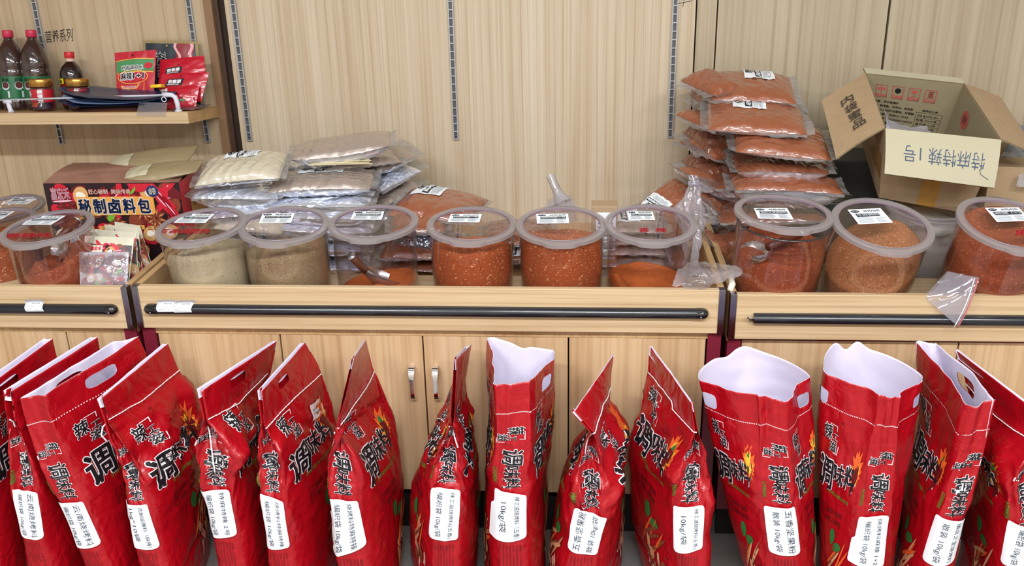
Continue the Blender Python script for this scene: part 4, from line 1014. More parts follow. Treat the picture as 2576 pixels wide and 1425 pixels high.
sack(D(FL=[(1438, 1040), (1486, 1092), (1462, 1130), (1450, 1200), (1442, 1267), (1425, 1373), (1415, 1425)], FR=[(1446, 1036), (1493, 1090), (1514, 1150), (1528, 1230), (1528, 1291), (1515, 1390), (1513, 1425)], BR=[(1545, 891), (1539, 934), (1535, 1000), (1549, 1070), (1563, 1127), (1570, 1189), (1572, 1271), (1568, 1425)], BL=[(1540, 895), (1524, 960), (1486, 1040), (1450, 1110), (1420, 1168), (1406, 1230), (1393, 1300), (1386, 1425)], seed=10, seam=.86, shoulder=.7, crum=1.15),
     'red tied sack with its neck flap turned aside and a knotted string end', [(1447, 1271), (1522, 1291), (1502, 1390), (1427, 1373)], ('五香坚果粉', '散装 10kg/袋'), 3, 'LR', seamline=('R', [(1492, 1090), (1515, 1020), (1540, 960)]), tail=[(1492, 1090, .004), (1480, 1100, .006), (1474, 1122, .006), (1472, 1142, .004)])
sack(D(FL=[(1738, 1013), (1750, 1090), (1722, 1150), (1700, 1210), (1690, 1260), (1690, 1330), (1692, 1425)], FR=[(1744, 1014), (1757, 1090), (1776, 1144), (1787, 1189), (1791, 1291), (1789, 1374), (1785, 1425)], BL=[(1634, 870), (1629, 934), (1620, 975), (1606, 1037), (1590, 1086), (1580, 1148), (1580, 1209), (1587, 1291), (1606, 1365), (1622, 1425)], seed=11, seam=.86, crum=1.1),
     'red tied sack leaning before the maroon cabinet posts, long string across its face', [(1693, 1267), (1770, 1265), (1766, 1374), (1694, 1383)], ('辣工滋烧烤料(五香)', '10kg/袋'), 1, 'L', seamline=('L', [(1631, 936), (1694, 1008), (1697, 1030), (1750, 1088)]))
sack(D(FL=[(1909, 996), (1912, 1070), (1915, 1170), (1920, 1267), (1928, 1425)], FR=[(1975, 1009), (1981, 1086), (1992, 1168), (2004, 1271), (2016, 1425)], BL=[(1752, 955), (1770, 1037), (1784, 1127), (1801, 1209), (1821, 1291), (1846, 1353), (1870, 1425)], BR=[(2036, 944), (2042, 1004), (2046, 1100), (2049, 1209), (2049, 1425)], tied=False, seed=12, gus=-.008, crum=.9, bulge=.012, ybl=(1.95, 1.915), ybr=(1.95, 1.94), backb=.13, rimf=lambda u: .012*np.exp(-((np.mod(u, 4)-2.45)/.12)**2)-.012*np.exp(-((np.mod(u, 4)-2.62)/.06)**2)),
     'wide open red sack just beside the maroon posts, broad round white-lined mouth', [(1920, 1268), (2001, 1273), (2013, 1387), (1933, 1385)], ('五香坚果粉', '散装 10kg/袋'), 1, 'LR', holes=((1.70, .93, .16, .024), (3.16, .925, .13, .030)))
sack(D(FL=[(2217, 997), (2212, 1045), (2200, 1094), (2180, 1189), (2160, 1291), (2140, 1425)], FR=[(2268, 1002), (2259, 1070), (2256, 1148), (2246, 1230), (2236, 1290), (2222, 1425)], BL=[(2077, 936), (2068, 1010), (2060, 1086), (2054, 1189), (2054, 1300), (2056, 1425)], BR=[(2322, 945), (2311, 1025), (2294, 1127), (2278, 1209), (2254, 1333), (2238, 1425)], tied=False, seed=13, gus=.012, crum=.8, bulge=.010, ybl=(1.95, 1.93), ybr=(1.96, 1.95), backb=.14, rimf=lambda u: .016*np.exp(-((np.mod(u, 4)-2.72)/.10)**2)+.020*np.exp(-((np.mod(u, 4)-2.46)/.07)**2)-.016*np.exp(-((np.mod(u, 4)-2.58)/.04)**2)),
     'open red sack whose white mouth peaks twice at the back, beside the broad-mouthed one', [(2160, 1295), (2231, 1290), (2219, 1419), (2136, 1409)], ('烧烤料麻辣 1+2', '编织袋 10kg/袋'), 1, 'L', holes=((1.72, .93, .16, .024), (3.06, .915, .07, .026)))
sack(D(FL=[(2445, 1022), (2423, 1086), (2402, 1160), (2368, 1259), (2352, 1292), (2318, 1403), (2312, 1425)], FR=[(2513, 1010), (2497, 1086), (2474, 1160), (2450, 1230), (2428, 1296), (2402, 1404), (2396, 1425)], BL=[(2300, 860), (2305, 950), (2310, 1050), (2295, 1150), (2275, 1300), (2255, 1425)], BR=[(2356, 862), (2380, 950), (2385, 1100), (2375, 1250), (2360, 1425)], tied=False, seed=14, gus=.018, crum=.7, bulge=.02, yb=(2.04, 2.08)),
     'open red sack leaning sideways, tall white lining and a big hand hole', [(2352, 1288), (2425, 1294), (2398, 1404), (2316, 1403)], ('镇店之宝烧烤料', '散装 10kg/袋'), 1, 'L', holes=((1.55, .93, .15, .028),))
sack(D(FL=[(2642, 1060), (2625, 1120), (2560, 1180), (2535, 1240), (2528, 1292), (2512, 1411), (2510, 1425)], FR=[(2650, 1060), (2632, 1120), (2640, 1200), (2632, 1300), (2610, 1411), (2600, 1425)], BL=[(2400, 879), (2425, 950), (2440, 1050), (2440, 1150), (2430, 1280), (2405, 1425)], seed=15, seam=.87),
     'red tied sack cut by the frame, behind the sideways leaning open sack', [(2533, 1300), (2612, 1304), (2594, 1420), (2513, 1411)], ('烧烤料特辣2号', '编织袋 10kg/袋'), 1, 'L', seamline=('L', [(2425, 962), (2509, 1051), (2600, 1112)]))
# ================================================================ sealed packs, cartons, bags in the trays
F_SILVER = crinkle('silver_foil', (236, 240, 250), .16, .68, 1.3, 10, coat=.5, dist=.016)
F_CHILI = crinkle('chili_pack_film', (148, 84, 54), .32, 0.0, .8, 11, coat=1.0, dist=.010, var=.18)
F_RUST = crinkle('rust_pack_film', (126, 72, 48), .30, 0.0, .9, 12, coat=.9, dist=.008, var=.2)
F_CREAM = crinkle('cream_pack_film', (198, 188, 166), .35, 0.0, .4, 14, coat=.7, dist=.006, var=.1)
F_TAUPE = crinkle('taupe_pack_film', (166, 150, 138), .30, .2, .8, 12, coat=.9, dist=.010, var=.12)
F_SEAM = clear('clear_seam', (236, 236, 238), .16, .12, haze=.42, hazec=(206, 204, 202), bump=.8, bscale=40)
LBLINK = mat('pack_ink', (34, 36, 40), .5)

def pack_fn(L, W, H, seed, zs=.3, crum=1.0, droop=0.0, ears=.012):
    rs = np.random.RandomState(seed)
    dirs = rs.randn(7, 3); ph = rs.rand(7)
    def f(x, y, top):
        ax, ay = min(1, abs(2*x/L)), min(1, abs(2*y/W))
        g = (max(0, 1-ax**3.2))**.55*(max(0, 1-ay**3.2))**.55
        z = H*(1-zs)*g if top else -H*zs*g
        h = 0
        for i in range(7):
            q = (dirs[i][0]*x+dirs[i][1]*y)*(18+9*i)+ph[i]*5; t = abs(2*(q-math.floor(q+.5))); h += (t-.5)/(1+.55*i)
        # pleats running in from the sealed edges
        e = math.exp(-((1-ay)/.16)**2)*math.sin(x*2*math.pi/.034+5*math.sin(x*23+seed))*(.6+.4*math.sin(x*41+seed*2))+math.exp(-((1-ax)/.13)**2)*math.sin(y*2*math.pi/.030+5*math.sin(y*29+seed))*(.6+.4*math.sin(y*47+seed))
        z += (.0030*h*g**.5+.0020*e*(.35+g))*crum*(1 if top else .9)
        z += -droop*(ax**2)*.5+.004*math.sin(x*14+seed)*math.sin(y*11+seed*2)
        return z
    return f
def pack(px, py, Y, L, W, H, label, top, rz=0, tilt=(0, 0), seed=1, lab=None, zs=.3, crum=1.0, droop=0.0, bottom=None, group='sealed foil packs stacked in the trays', seam=.012, cat='foil pack', name='foil_pack', title='特麻特辣'):
    c = atY(px, py, Y)
    t = thing(name, c, label, cat, group, (R_(tilt[0]), R_(tilt[1]), R_(rz)))
    f = pack_fn(L, W, H, seed, zs, crum, droop)
    nx, ny = 56, 40
    def fn(tp):
        return lambda u, v: ((u-.5)*L, (v-.5)*W, f((u-.5)*L, (v-.5)*W, tp)+(.0004 if tp else -.0004))
    m = MB(); m.grid(fn(True), nx, ny); m.build('film_front', top, t)
    b = MB(); b.grid(fn(False), nx, ny, flip=True); b.build('foil_back', bottom or F_SILVER, t)
    s = MB(); e = seam
    def edge(u, side, k):
        # k 0..1 outward over the seal; crimped
        if side < 2:
            x = (u-.5)*L; y0 = (-.5 if side == 0 else .5)*W; y = y0+(-e*.6 if side == 0 else e*.6)*k
            return (x*(1+.0*k), y, f(x, y0, True)-.001*k+.0012*k*math.sin(x*210+seed)+.004*k*math.sin(x*23+seed))
        y = (u-.5)*W; x0 = (-.5 if side == 2 else .5)*L; x = x0+(-e*1.5 if side == 2 else e*1.5)*k
        return (x, y, f(x0, y, True)+.0015*k*math.sin(y*190+seed)+.007*k*math.sin(y*26+seed*1.7))
    for sd in range(4):
        s.grid(lambda u, k: edge(u, sd, k), nx if sd < 2 else ny, 3, flip=sd in (0, 3))
    s.build('seal_edge', F_SEAM, t)
    if lab:
        x0, x1, y0, y1 = lab; l = MB()
        g = lambda a, b_, o=.0022: ((x0+(x1-x0)*a), (y0+(y1-y0)*b_), f(x0+(x1-x0)*a, y0+(y1-y0)*b_, True)+o)
        l.grid(lambda a, b_: g(a, b_), 14, 10, 0)
        k = len(l.v); cc = (.17, .62)
        ring = [g(cc[0]+.13*math.cos(2*math.pi*i/28), cc[1]+.22*math.sin(2*math.pi*i/28), .0032) for i in range(28)]
        inn = [g(cc[0]+.10*math.cos(2*math.pi*i/28), cc[1]+.175*math.sin(2*math.pi*i/28), .0032) for i in range(28)]
        l.add(ring+inn, [(i, (i+1) % 28, 28+(i+1) % 28, 28+i) for i in range(28)], 1)
        put_text(l, '辣工', lambda a, b_: g(a, b_, .0034), .09, .50, .25, .74, 1, .05)
        l.grid(lambda a, b_: g(.36+.22*a, .08+.84*b_, .0030), 4, 10, 1)
        put_text(l, title, lambda a, b_: g(a, b_, .0044), .40, .12, .54, .88, 0, .03, 1)
        for i in range(6): l.grid(lambda a, b_: g(.64+.045*i+.02*a, .12+(.7 if i % 2 else .6)*b_, .0031), 1, 6, 2)
        l.build('pack_label', [PAPER, LBLINK, GREYINK], t)
    return t
G1, G2, G3 = 'silver packs in the left-hand stack', 'silver packs of the taller heap', 'chili powder packs in the tall pile'
G1, G2 = 'silver packs of the short stack beside the carton', 'silver packs of the taller heap'
# short stack beside the carton (top first)
pack(612, 426, 2.60, .235, .17, .056, 'silver-backed pack of cream powder with a label, topmost of the short stack', F_CREAM, 5, (10, -3), 1, (-.050, .045, .005, .070), group=G1, zs=.45)
pack(602, 478, 2.60, .235, .15, .066, 'plain silver pack just under the labelled cream pack', F_SILVER, 8, (4, 3), 2, group=G1, zs=.72)
pack(628, 520, 2.60, .215, .15, .056, 'plain silver pack with a pink-tinged corner, third down the short stack', F_SILVER, 3, (2, -4), 3, group=G1, zs=.72)
pack(648, 560, 2.60, .20, .16, .050, 'silver pack of cream powder low in the short stack, half behind the jar lids', F_CREAM, -4, (0, 2), 4, group=G1)
pack(636, 606, 2.62, .22, .20, .046, 'silver pack near the foot of the short stack behind the pale powder jars', F_SILVER, 4, (0, 0), 5, group=G1)
pack(640, 650, 2.62, .22, .20, .046, 'silver pack lying on the tray floor under the short stack', F_SILVER, -3, (0, 0), 6, group=G1)
# taller heap
pack(862, 372, 2.70, .280, .15, .064, 'taupe-fronted silver pack on the very top of the taller heap, one corner raised', F_TAUPE, 9, (3, -6), 11, group=G2, droop=-.012, zs=.6)
pack(895, 405, 2.78, .24, .20, .036, 'silver pack second from the top of the taller heap, dark end showing', F_TAUPE, 20, (-2, -4), 12, group=G2)
pack(805, 418, 2.78, .22, .20, .036, 'silver pack under the top one, sticking out towards the short stack', F_SILVER, -8, (0, 6), 13, group=G2)
pack(812, 456, 2.64, .29, .15, .060, 'taupe pack with a long white label under the bamboo skewers', F_TAUPE, 4, (5, -1), 14, (-.07, .06, .005, .06), group=G2, zs=.6, title='孜然烤料')
pack(815, 500, 2.62, .275, .16, .052, 'silver pack with its facets shining, just under the labelled taupe pack', F_SILVER, 2, (0, 2), 15, group=G2, zs=.7)
pack(820, 530, 2.62, .270, .16, .050, 'silver pack in the middle of the taller heap with a folded edge', F_SILVER, -3, (0, 1), 16, group=G2, zs=.7)
pack(822, 562, 2.62, .275, .16, .052, 'silver pack level with the jar lids in the taller heap', F_SILVER, 5, (0, 3), 17, group=G2, zs=.7)
pack(815, 602, 2.66, .27, .22, .045, 'silver pack low in the taller heap seen through the jars', F_SILVER, -2, (0, -1), 18, group=G2, zs=.7)
pack(820, 645, 2.66, .27, .22, .045, 'silver pack at the foot of the taller heap', F_SILVER, 3, (0, 1), 19, group=G2, zs=.7)
for i, (x, y, L, rz, ty, l) in enumerate([(958, 400, .16, 32, -14, 'upright grey end of a foil pack beside the top of the taller heap'), (968, 440, .15, 40, -18, 'foil pack end with a dark folded flap beside the taller heap'), (975, 480, .15, 34, -16, 'crumpled foil pack end reaching farthest out of the taller heap'), (962, 520, .16, 42, -14, 'taupe foil pack end low beside the taller heap'), (950, 560, .17, 35, -10, 'foil pack end just above the chili pack with the white label')]):
    pack(x, y, 2.84, L, .20, .040, l, F_TAUPE if i % 2 == 0 else F_SILVER, rz, (0, ty), 30+i, group=G2, zs=.55, crum=1.7, seam=.02)
# bamboo skewers lying on the labelled pack
rnd = random.Random(4)
for k in range(9):
    a = atY(780+rnd.uniform(-6, 6), 417-k*1.9+rnd.uniform(-1, 1), 2.60+k*.006); b = atY(930+rnd.uniform(-10, 8), 413-k*1.9+rnd.uniform(-2, 2), 2.62+k*.006)
    o = MB().tube([a, (a+b)/2+np.array([0, 0, .0006]), b], .0016, 8).build('bamboo_skewer', mat('bamboo', (222, 208, 166), .55, var=.1, vscale=90))
    tag(o, 'pale bamboo skewer in the bundle between the taupe packs of the taller heap', 'skewer', 'bamboo skewers lying in a bundle')
# chili packs lying between the heap and the bare wall
GC = 'chili packs lying low behind the scoop jar'
pack(1105, 520, 2.66, .235, .21, .052, 'orange-brown chili pack with a tilted white label before the bare wall', F_CHILI, -12, (3, 3), 41, (-.085, .005, -.01, .085), group=GC)
pack(1052, 556, 2.58, .150, .15, .036, 'small chili pack with a silver lip under the white-labelled one', F_CHILI, 10, (6, 0), 42, group=GC)
pack(1066, 588, 2.58, .130, .12, .030, 'black and white printed pouch wedged among the chili packs', crinkle('bw_print', (150, 156, 168), .2, .8, 1.0, 40), -8, (30, 0), 43, group=GC)
pack(1068, 622, 2.60, .23, .20, .045, 'dark reddish chili pack seen between the scoop jar and the next jar', F_RUST, 3, (0, 0), 44, group=GC)
pack(1065, 655, 2.62, .23, .20, .036, 'chili pack with a bright silver edge at the foot of the low pile', F_RUST, -3, (0, 0), 45, group=GC)
pack(1300, 590, 2.66, .20, .20, .045, 'brown chili pack behind the two bright chili jars, upper one', F_RUST, 3, (0, 0), 46, group=GC)
pack(1302, 632, 2.66, .20, .20, .045, 'brown chili pack behind the two bright chili jars, on the tray floor', F_RUST, -4, (0, 0), 47, group=GC, lab=(-.05, .05, -.09, -.04))
# pile of tan packs seen through the jar with red characters
GT = 'tan silver-edged packs behind the jar with red characters'
for i, y in enumerate((560, 590, 616, 642, 668)):
    pack(1588, y, 2.58, .175, .18, .032, ['tan pack topmost of the neat pile seen through the lid with red characters', 'tan pack second down the neat pile behind the red-lettered lid', 'silver-edged pack in the middle of the neat pile behind the orange powder jar', 'silver-edged pack fourth down the neat pile behind the orange powder jar', 'silver-edged pack at the foot of the neat pile behind the orange powder jar'][i], F_TAUPE, (2, -2, 1, -1, 2)[i], (0, 0), 50+i, group=GT, lab=(-.06, .02, -.06, .05) if i == 0 else None)
pack(1690, 575, 2.66, .17, .20, .050, 'chili pack leaning behind the red-lettered jar, above its twin', F_CHILI, 12, (8, 8), 56, group=GC)
pack(1700, 640, 2.66, .17, .20, .050, 'chili pack standing low behind the red-lettered jar', F_CHILI, 6, (4, 4), 57, group=GC)
pk = pack(1690, 512, 2.78, .15, .15, .040, 'chili pack with handwriting and a black-and-white label, beside the twisted bag', F_CHILI, 30, (18, -28), 58, (-.07, -.015, -.03, .06), group=GC)
# tall chili pile
TP = [(1888, 222, 2.83, .235, .20, .052, F_CHILI, -3, (12, 3), (-.02, .065, .00, .085), 'chili powder pack with a white label, very top of the tall pile'),
      (1892, 252, 2.85, .245, .20, .030, F_RUST, 2, (2, 4), None, 'thin chili pack second from the top of the tall pile'),
      (1900, 296, 2.70, .260, .21, .052, F_CHILI, -5, (10, 4), (-.065, .025, -.01, .07), 'chili pack whose pale seam runs down its side, third from the top'),
      (1962, 355, 2.66, .250, .21, .052, F_CHILI, -4, (9, 4), (-.060, .040, -.045, .005), 'chili pack with a narrow white label jutting towards the cardboard box'),
      (1958, 388, 2.74, .255, .20, .032, F_RUST, -3, (2, 3), None, 'flat dark chili pack under the narrow-labelled one'),
      (1955, 412, 2.66, .245, .17, .060, F_RUST, 2, (2, 0), None, 'chili pack with a wide shiny foil window in the middle of the tall pile'),
      (1900, 452, 2.74, .270, .20, .040, F_RUST, 4, (0, 2), None, 'chili pack squeezed above the big silver-fronted one'),
      (1975, 464, 2.60, .285, .15, .086, F_CHILI, -2, (0, 2), None, 'big silver-fronted chili pack at the foot of the visible pile'),
      (1930, 530, 2.68, .300, .21, .055, F_RUST, 2, (0, 0), None, 'chili pack behind the lid set ajar'),
      (1930, 590, 2.68, .300, .21, .060, F_RUST, -2, (0, 0), None, 'chili pack lying at the bottom behind the jar with the spoon')]
for i, (x, y, Y, L, W, H, f, rz, ti, lb, l) in enumerate(TP):
    pack(x, y, Y, L, W, H, l, f, rz, ti, 70+i, lb, zs={7: .72, 5: .72, 0: .5, 1: .5}.get(i, .42), crum=1.5 if i in (5, 7) else 1.1, group=G3, seam=.014)
SP = [(1790, 212, 2.82, .10, 30, -6), (1800, 262, 2.84, .10, 20, 6), (1778, 312, 2.80, .11, 40, 12), (1790, 350, 2.82, .11, 20, -8), (1790, 385, 2.80, .12, 36, 14), (1788, 420, 2.82, .12, 18, -6), (1775, 458, 2.78, .13, 40, 26), (1812, 492, 2.74, .14, 60, 38), (1800, 540, 2.72, .14, 30, 44), (1822, 580, 2.70, .13, 60, 50), (1812, 640, 2.56, .12, 20, 48)]
SL = ['pack corner with a clear flap behind the topmost chili pack', 'pack corner with a pale seam below the top pair of chili packs', 'crumpled chili pack sticking out farthest above the steel strip foot', 'crumpled chili pack with a torn silver lip at mid height of the tall pile', 'creased chili pack behind the narrow-labelled one', 'small chili pack end with a glossy black fold', 'upturned chili pack end just above the twisted clear bag', 'crushed chili pack slumping behind the twisted bag', 'crushed chili pack with deep folds over the partition', 'crushed chili pack hanging beside the jar with the ajar lid', 'flat chili pack resting low against the partition board']
for i, ((x, y, Y, L, rz, ty), l) in enumerate(zip(SP, SL)):
    pack(x, y, Y, L, .16, .046, l, F_RUST if i % 2 else F_CHILI, rz, (8, ty), 90+i, None, crum=2.0, group=G3, seam=.022)

# ---------------------------------------------------------------- printed spice art
ART = [mat('art_black', (38, 20, 26), .4), mat('art_maroon', (106, 22, 30), .4), mat('art_red', (200, 30, 52), .4), mat('art_brown', (132, 62, 40), .4), mat('art_tan', (214, 164, 104), .4),
       mat('art_cream', (238, 230, 214), .4), mat('art_green', (110, 176, 52), .4), mat('art_orange', (226, 160, 78), .4), mat('art_navy', (30, 48, 96), .4), mat('art_pink', (238, 190, 204), .4)]
def star(mb, fn, cx, cy, r, a, m, lift, asp, petals=8):
    for i in range(petals):
        t = a+2*math.pi*i/petals; pts = []
        for (d, w) in ((.08, 0), (.35, .16), (.65, .13), (1.0, 0), (.65, -.13), (.35, -.16)):
            x = r*(d*math.cos(t)-w*math.sin(t)); y = r*(d*math.sin(t)+w*math.cos(t)); pts.append(fn(cx+x*asp, cy+y, lift))
        mb.add(pts, [tuple(range(6))], m); pts = []
        for (d, w) in ((.30, 0), (.55, .05), (.85, 0), (.55, -.05)):
            x = r*(d*math.cos(t)-w*math.sin(t)); y = r*(d*math.sin(t)+w*math.cos(t)); pts.append(fn(cx+x*asp, cy+y, lift+.0003))
        mb.add(pts, [(0, 1, 2, 3)], 4 if m == 3 else 3)
def blob(mb, fn, cx, cy, rx, ry, a, m, lift, asp, n=16, bend=0):
    pts = []
    for i in range(n):
        t = 2*math.pi*i/n; x, y = rx*math.cos(t), ry*math.sin(t)+bend*math.cos(t)**2*rx
        pts.append(fn(cx+(x*math.cos(a)-y*math.sin(a))*asp, cy+x*math.sin(a)+y*math.cos(a), lift))
    mb.add(pts, [tuple(range(n))], m)
def spice_art(mb, fn, asp, seed, n=26, x0=0, x1=1, y0=0, y1=1, sc=1.0):
    r = random.Random(seed); s = .16*sc
    P = lambda: (x0+(x1-x0)*(.05+.90*r.random()), y0+(y1-y0)*(.07+.86*r.random()))
    for i in range(n*2):
        x, y = P(); blob(mb, fn, x, y, s*.75, s*.5, r.random()*3, r.choice([1, 1, 3, 0, 2]), .0005+.00002*i, asp)
    for i in range(n):
        x, y = P(); k = i % 6; l = .0020+.00006*i
        if k in (0, 3): star(mb, fn, x, y, s*.95, r.random(), 3 if k else 1, l, asp)
        elif k == 1: blob(mb, fn, x, y, s*1.35, s*.26, r.random()*3, 2, l, asp, 18, .25); blob(mb, fn, x, y, s*.5, s*.05, r.random(), 9, l+.0002, asp)
        elif k == 2: blob(mb, fn, x, y, s*.75, s*.6, r.random()*3, 4, l, asp); blob(mb, fn, x, y, s*.4, s*.3, r.random()*3, 5, l+.0002, asp)
        elif k == 4: blob(mb, fn, x, y, s*.62, s*.30, r.random()*3, 6, l, asp)
        else: blob(mb, fn, x, y, s*.55, s*.45, r.random()*3, 5, l, asp)

# ---------------------------------------------------------------- printed carton
ct = thing('seasoning_carton', atY(280, 560, 2.60), 'dark carton printed with red chilies and star anise, an orange title plate on its front', 'carton')
FLc, FRc = atY(108, 463, 2.49), atY(450, 460, 2.52); zb = .602
b0 = np.array([FLc[0], FLc[1], zb]); b1 = np.array([FRc[0], FRc[1], zb]); dv = (FRc-FLc); nb = np.array([-dv[1], dv[0], 0]); nb /= np.linalg.norm(nb); dep = .21
BLc, BRc = FLc+nb*dep+np.array([0, 0, .004]), FRc+nb*dep
v = [b0, b1, b1+nb*dep, b0+nb*dep, FLc, FRc, BRc, BLc]
mk('carton_body', v, [(0, 1, 5, 4), (1, 2, 6, 5), (2, 3, 7, 6), (3, 0, 4, 7), (3, 2, 1, 0)], [ART[0], ART[2]], [0, 1, 0, 0, 0], ct, False, True)
m = MB(); m.grid(lambda a, b_: (FLc*(1-a)+FRc*a)*(1-b_)+(BLc*(1-a)+BRc*a)*b_+np.array([0, 0, .001+.018*math.sin(math.pi*min(1, b_*1.0))*(.4+.6*math.sin(math.pi*a))]), 12, 8)
m.build('top_flap', mat('carton_top_print', (150, 108, 92), .4, var=.5, vscale=16, coat=.3), ct, world=True)
b0z = b0.copy(); b1z = b1.copy(); b0z[2] = b1z[2] = .662; q = quadmap([FLc, FRc, b1z, b0z], -nb); fn = lambda x, y, l: q(min(1, max(0, x)), min(1, max(-.25, y)), l)
m = MB(); asp = .225/.39; spice_art(m, fn, asp, 8, 46)
# big chilies at the right, title plate, small lines
for (x, y, a) in ((.87, .72, -.95), (.93, .62, -1.0), (.85, .86, -.9)): blob(m, fn, x, y, .26, .045, a, 2, .0052, asp, 20, .12); blob(m, fn, x-.03*asp, y+.05, .10, .008, a, 9, .0056, asp)
blob(m, fn, .70, .965, .14, .075, -.15, 2, .0052, asp, 20, .2); blob(m, fn, .655, .90, .07, .016, .8, 6, .0054, asp, 12, .2)
pl = [(.225+.575*x, .595+.240*y) for x, y in ((.03, 0), (.97, 0), (1, .12), (1, .88), (.97, 1), (.03, 1), (0, .88), (0, .12))]
m.add([q(x, y, .0060) for x, y in pl], [tuple(range(8))], 7)
for k, ch in enumerate('秘制卤料包'):
    x0 = .237+.110*k; put_text(m, ch, lambda a, b_: q(a, b_, .0066), x0, .615, x0+.092, .812, 5, .07); put_text(m, ch, lambda a, b_: q(a, b_, .0072), x0+.003, .622, x0+.089, .805, 8, .03)
put_text(m, '匠心秘制  美味传承', lambda a, b_: q(a, b_, .0062), .33, .868, .64, .935, 2, .06); put_text(m, '匠心秘制  美味传承', lambda a, b_: q(a, b_, .0067), .332, .872, .638, .931, 5, .02)
put_text(m, '嘉宏禾', lambda a, b_: q(a, b_, .0062), .05, .80, .19, .96, 2, .06); put_text(m, '嘉宏禾', lambda a, b_: q(a, b_, .0067), .052, .805, .188, .955, 9, .03)
blob(m, fn, .125, .785, .13, .012, .05, 9, .0064, asp)
m.add([q(x, y, .0062) for x, y in ((.36, .40), (.70, .40), (.70, .455), (.36, .455))], [(0, 1, 2, 3)], 7); put_text(m, '三黄鸡卤料 川味卤香', lambda a, b_: q(a, b_, .0067), .38, .408, .68, .447, 3, .02)
pq = [(.80+.06*math.cos(t)*asp*1.3, .90+.075*math.sin(t)) for t in [2*math.pi*i/18 for i in range(18)]]
m.add([q(x, y, .0063) for x, y in pq], [tuple(range(18))], 8); put_text(m, '卤香', lambda a, b_: q(a, b_, .0069), .775, .86, .825, .945, 5, .03)
m.build('printed_front', ART, ct, world=True, smooth=False)
q2 = quadmap([FRc, BRc, b1+nb*dep, b1], np.array([nb[1], -nb[0], 0])); m = MB()
m.add([q2(x, y, .0008) for x, y in ((.34, .08), (.95, .08), (.95, .86), (.42, .86), (.34, .78))], [(0, 1, 2, 3, 4)], 4); put_text(m, '精选香料 卤制专用', lambda a, b_: q2(a, b_, .0014), .44, .66, .86, .74, 3, .0)
for i in range(3): put_text(m, '配料表八角桂皮香叶', lambda a, b_: q2(a, b_, .0014), .44, .50-.1*i, .86, .55-.1*i, 3, .0)
m.build('side_panel_print', ART, ct, world=True, smooth=False)

# kraft bags lying on the carton
KRAFT = crinkle('kraft_paper', (150, 134, 100), .5, 0.0, .5, 12, coat=.1, dist=.006); KRL = crinkle('kraft_window', (196, 188, 158), .35, 0.0, .5, 14, coat=.4, dist=.006)
def kraft_bag(px, py, Y, L, W, H, rz, tilt, label, seed, win):
    c = atY(px, py, Y); t = thing('kraft_bag', c, label, 'paper bag', 'kraft paper bags on the carton', (R_(tilt[0]), R_(tilt[1]), R_(rz)))
    f = pack_fn(L, W, H, seed, .35, .45)
    m = MB(); m.grid(lambda u, v: ((u-.5)*L, (v-.5)*W*(1-.25*u), f((u-.5)*L, (v-.5)*W, True)*(1.25-.7*u)+.010*u*u), 50, 30); m.build('bag_front', KRAFT, t)
    m = MB(); m.grid(lambda u, v: ((u-.5)*L, (v-.5)*W*(1-.25*u), f((u-.5)*L, (v-.5)*W, False)*(1.25-.7*u)-.001+.010*u*u), 50, 30, flip=True); m.build('bag_back', KRAFT, t)
    a0, a1, b0_, b1_ = win
    m = MB(); m.grid(lambda u, v: (((a0+(a1-a0)*u)-.5)*L, ((b0_+(b1_-b0_)*v)-.5)*W*(1-.25*(a0+(a1-a0)*u)), f(((a0+(a1-a0)*u)-.5)*L, ((b0_+(b1_-b0_)*v)-.5)*W, True)*(1.25-.7*(a0+(a1-a0)*u))+.0016+.010*(a0+(a1-a0)*u)**2), 18, 14); m.build('bag_window', KRL, t)
kraft_bag(378, 412, 2.68, .27, .15, .042, 6, (8, -9), 'flat kraft paper bag lying farther back on the carton, reaching towards the post', 5, (.04, .34, .10, .72))
kraft_bag(402, 440, 2.58, .24, .12, .036, 4, (8, -6), 'flat kraft paper bag at the front edge of the carton top', 7, (.06, .42, .12, .75))

# pouches standing between the chili jar and the partition
def card(px4, Y4, label, name, cat, group, mats_, build, thick=.010, seed=0, bulge=.012):
    """pouch or card given by its four corners (pixel, depth); builds a real thin body and calls build(m, fn) for its print"""
    c = [atY(x, y, Y) for (x, y), Y in zip(px4, Y4)]
    mid = sum(c)/4; t = thing(name, mid, label, cat, group)
    n = np.cross(c[1]-c[0], c[3]-c[0]); n /= np.linalg.norm(n); n = n if np.dot(n, EYE-mid) > 0 else -n
    def S(p, q, o=0):
        top = c[0]*(1-p)+c[1]*p; bot = c[3]*(1-p)+c[2]*p
        b = bulge*(max(0, 1-abs(2*p-1)**2.5))*(max(0, 1-abs(2*q-1)**2.5))
        w = .0016*noise.noise(Vector((p*5+seed, q*5, seed)))+.0012*noise.noise(Vector((p*11+seed, q*11, seed)))
        return top*q+bot*(1-q)+n*(b+w+o)
    m = MB(); m.grid(lambda u, v: S(u, v, 0), 22, 22, 0)
    def back(u, v):
        p = S(u, v, 0); b = bulge*(max(0, 1-abs(2*u-1)**2.5))*(max(0, 1-abs(2*v-1)**2.5)); return p-n*(2*b*.8+thick*.15)
    m.grid(back, 22, 22, 0, flip=True)
    r = MB()
    body = m.build('pouch_body', mats_[0], t, world=True)
    m = MB(); build(m, lambda x, y, l=.001: S(x, y, l))
    if m.v: m.build('pouch_print', mats_[1], t, world=True, smooth=True)
    return t, S
CREAMC = mat('card_cream', (206, 200, 178), .45)
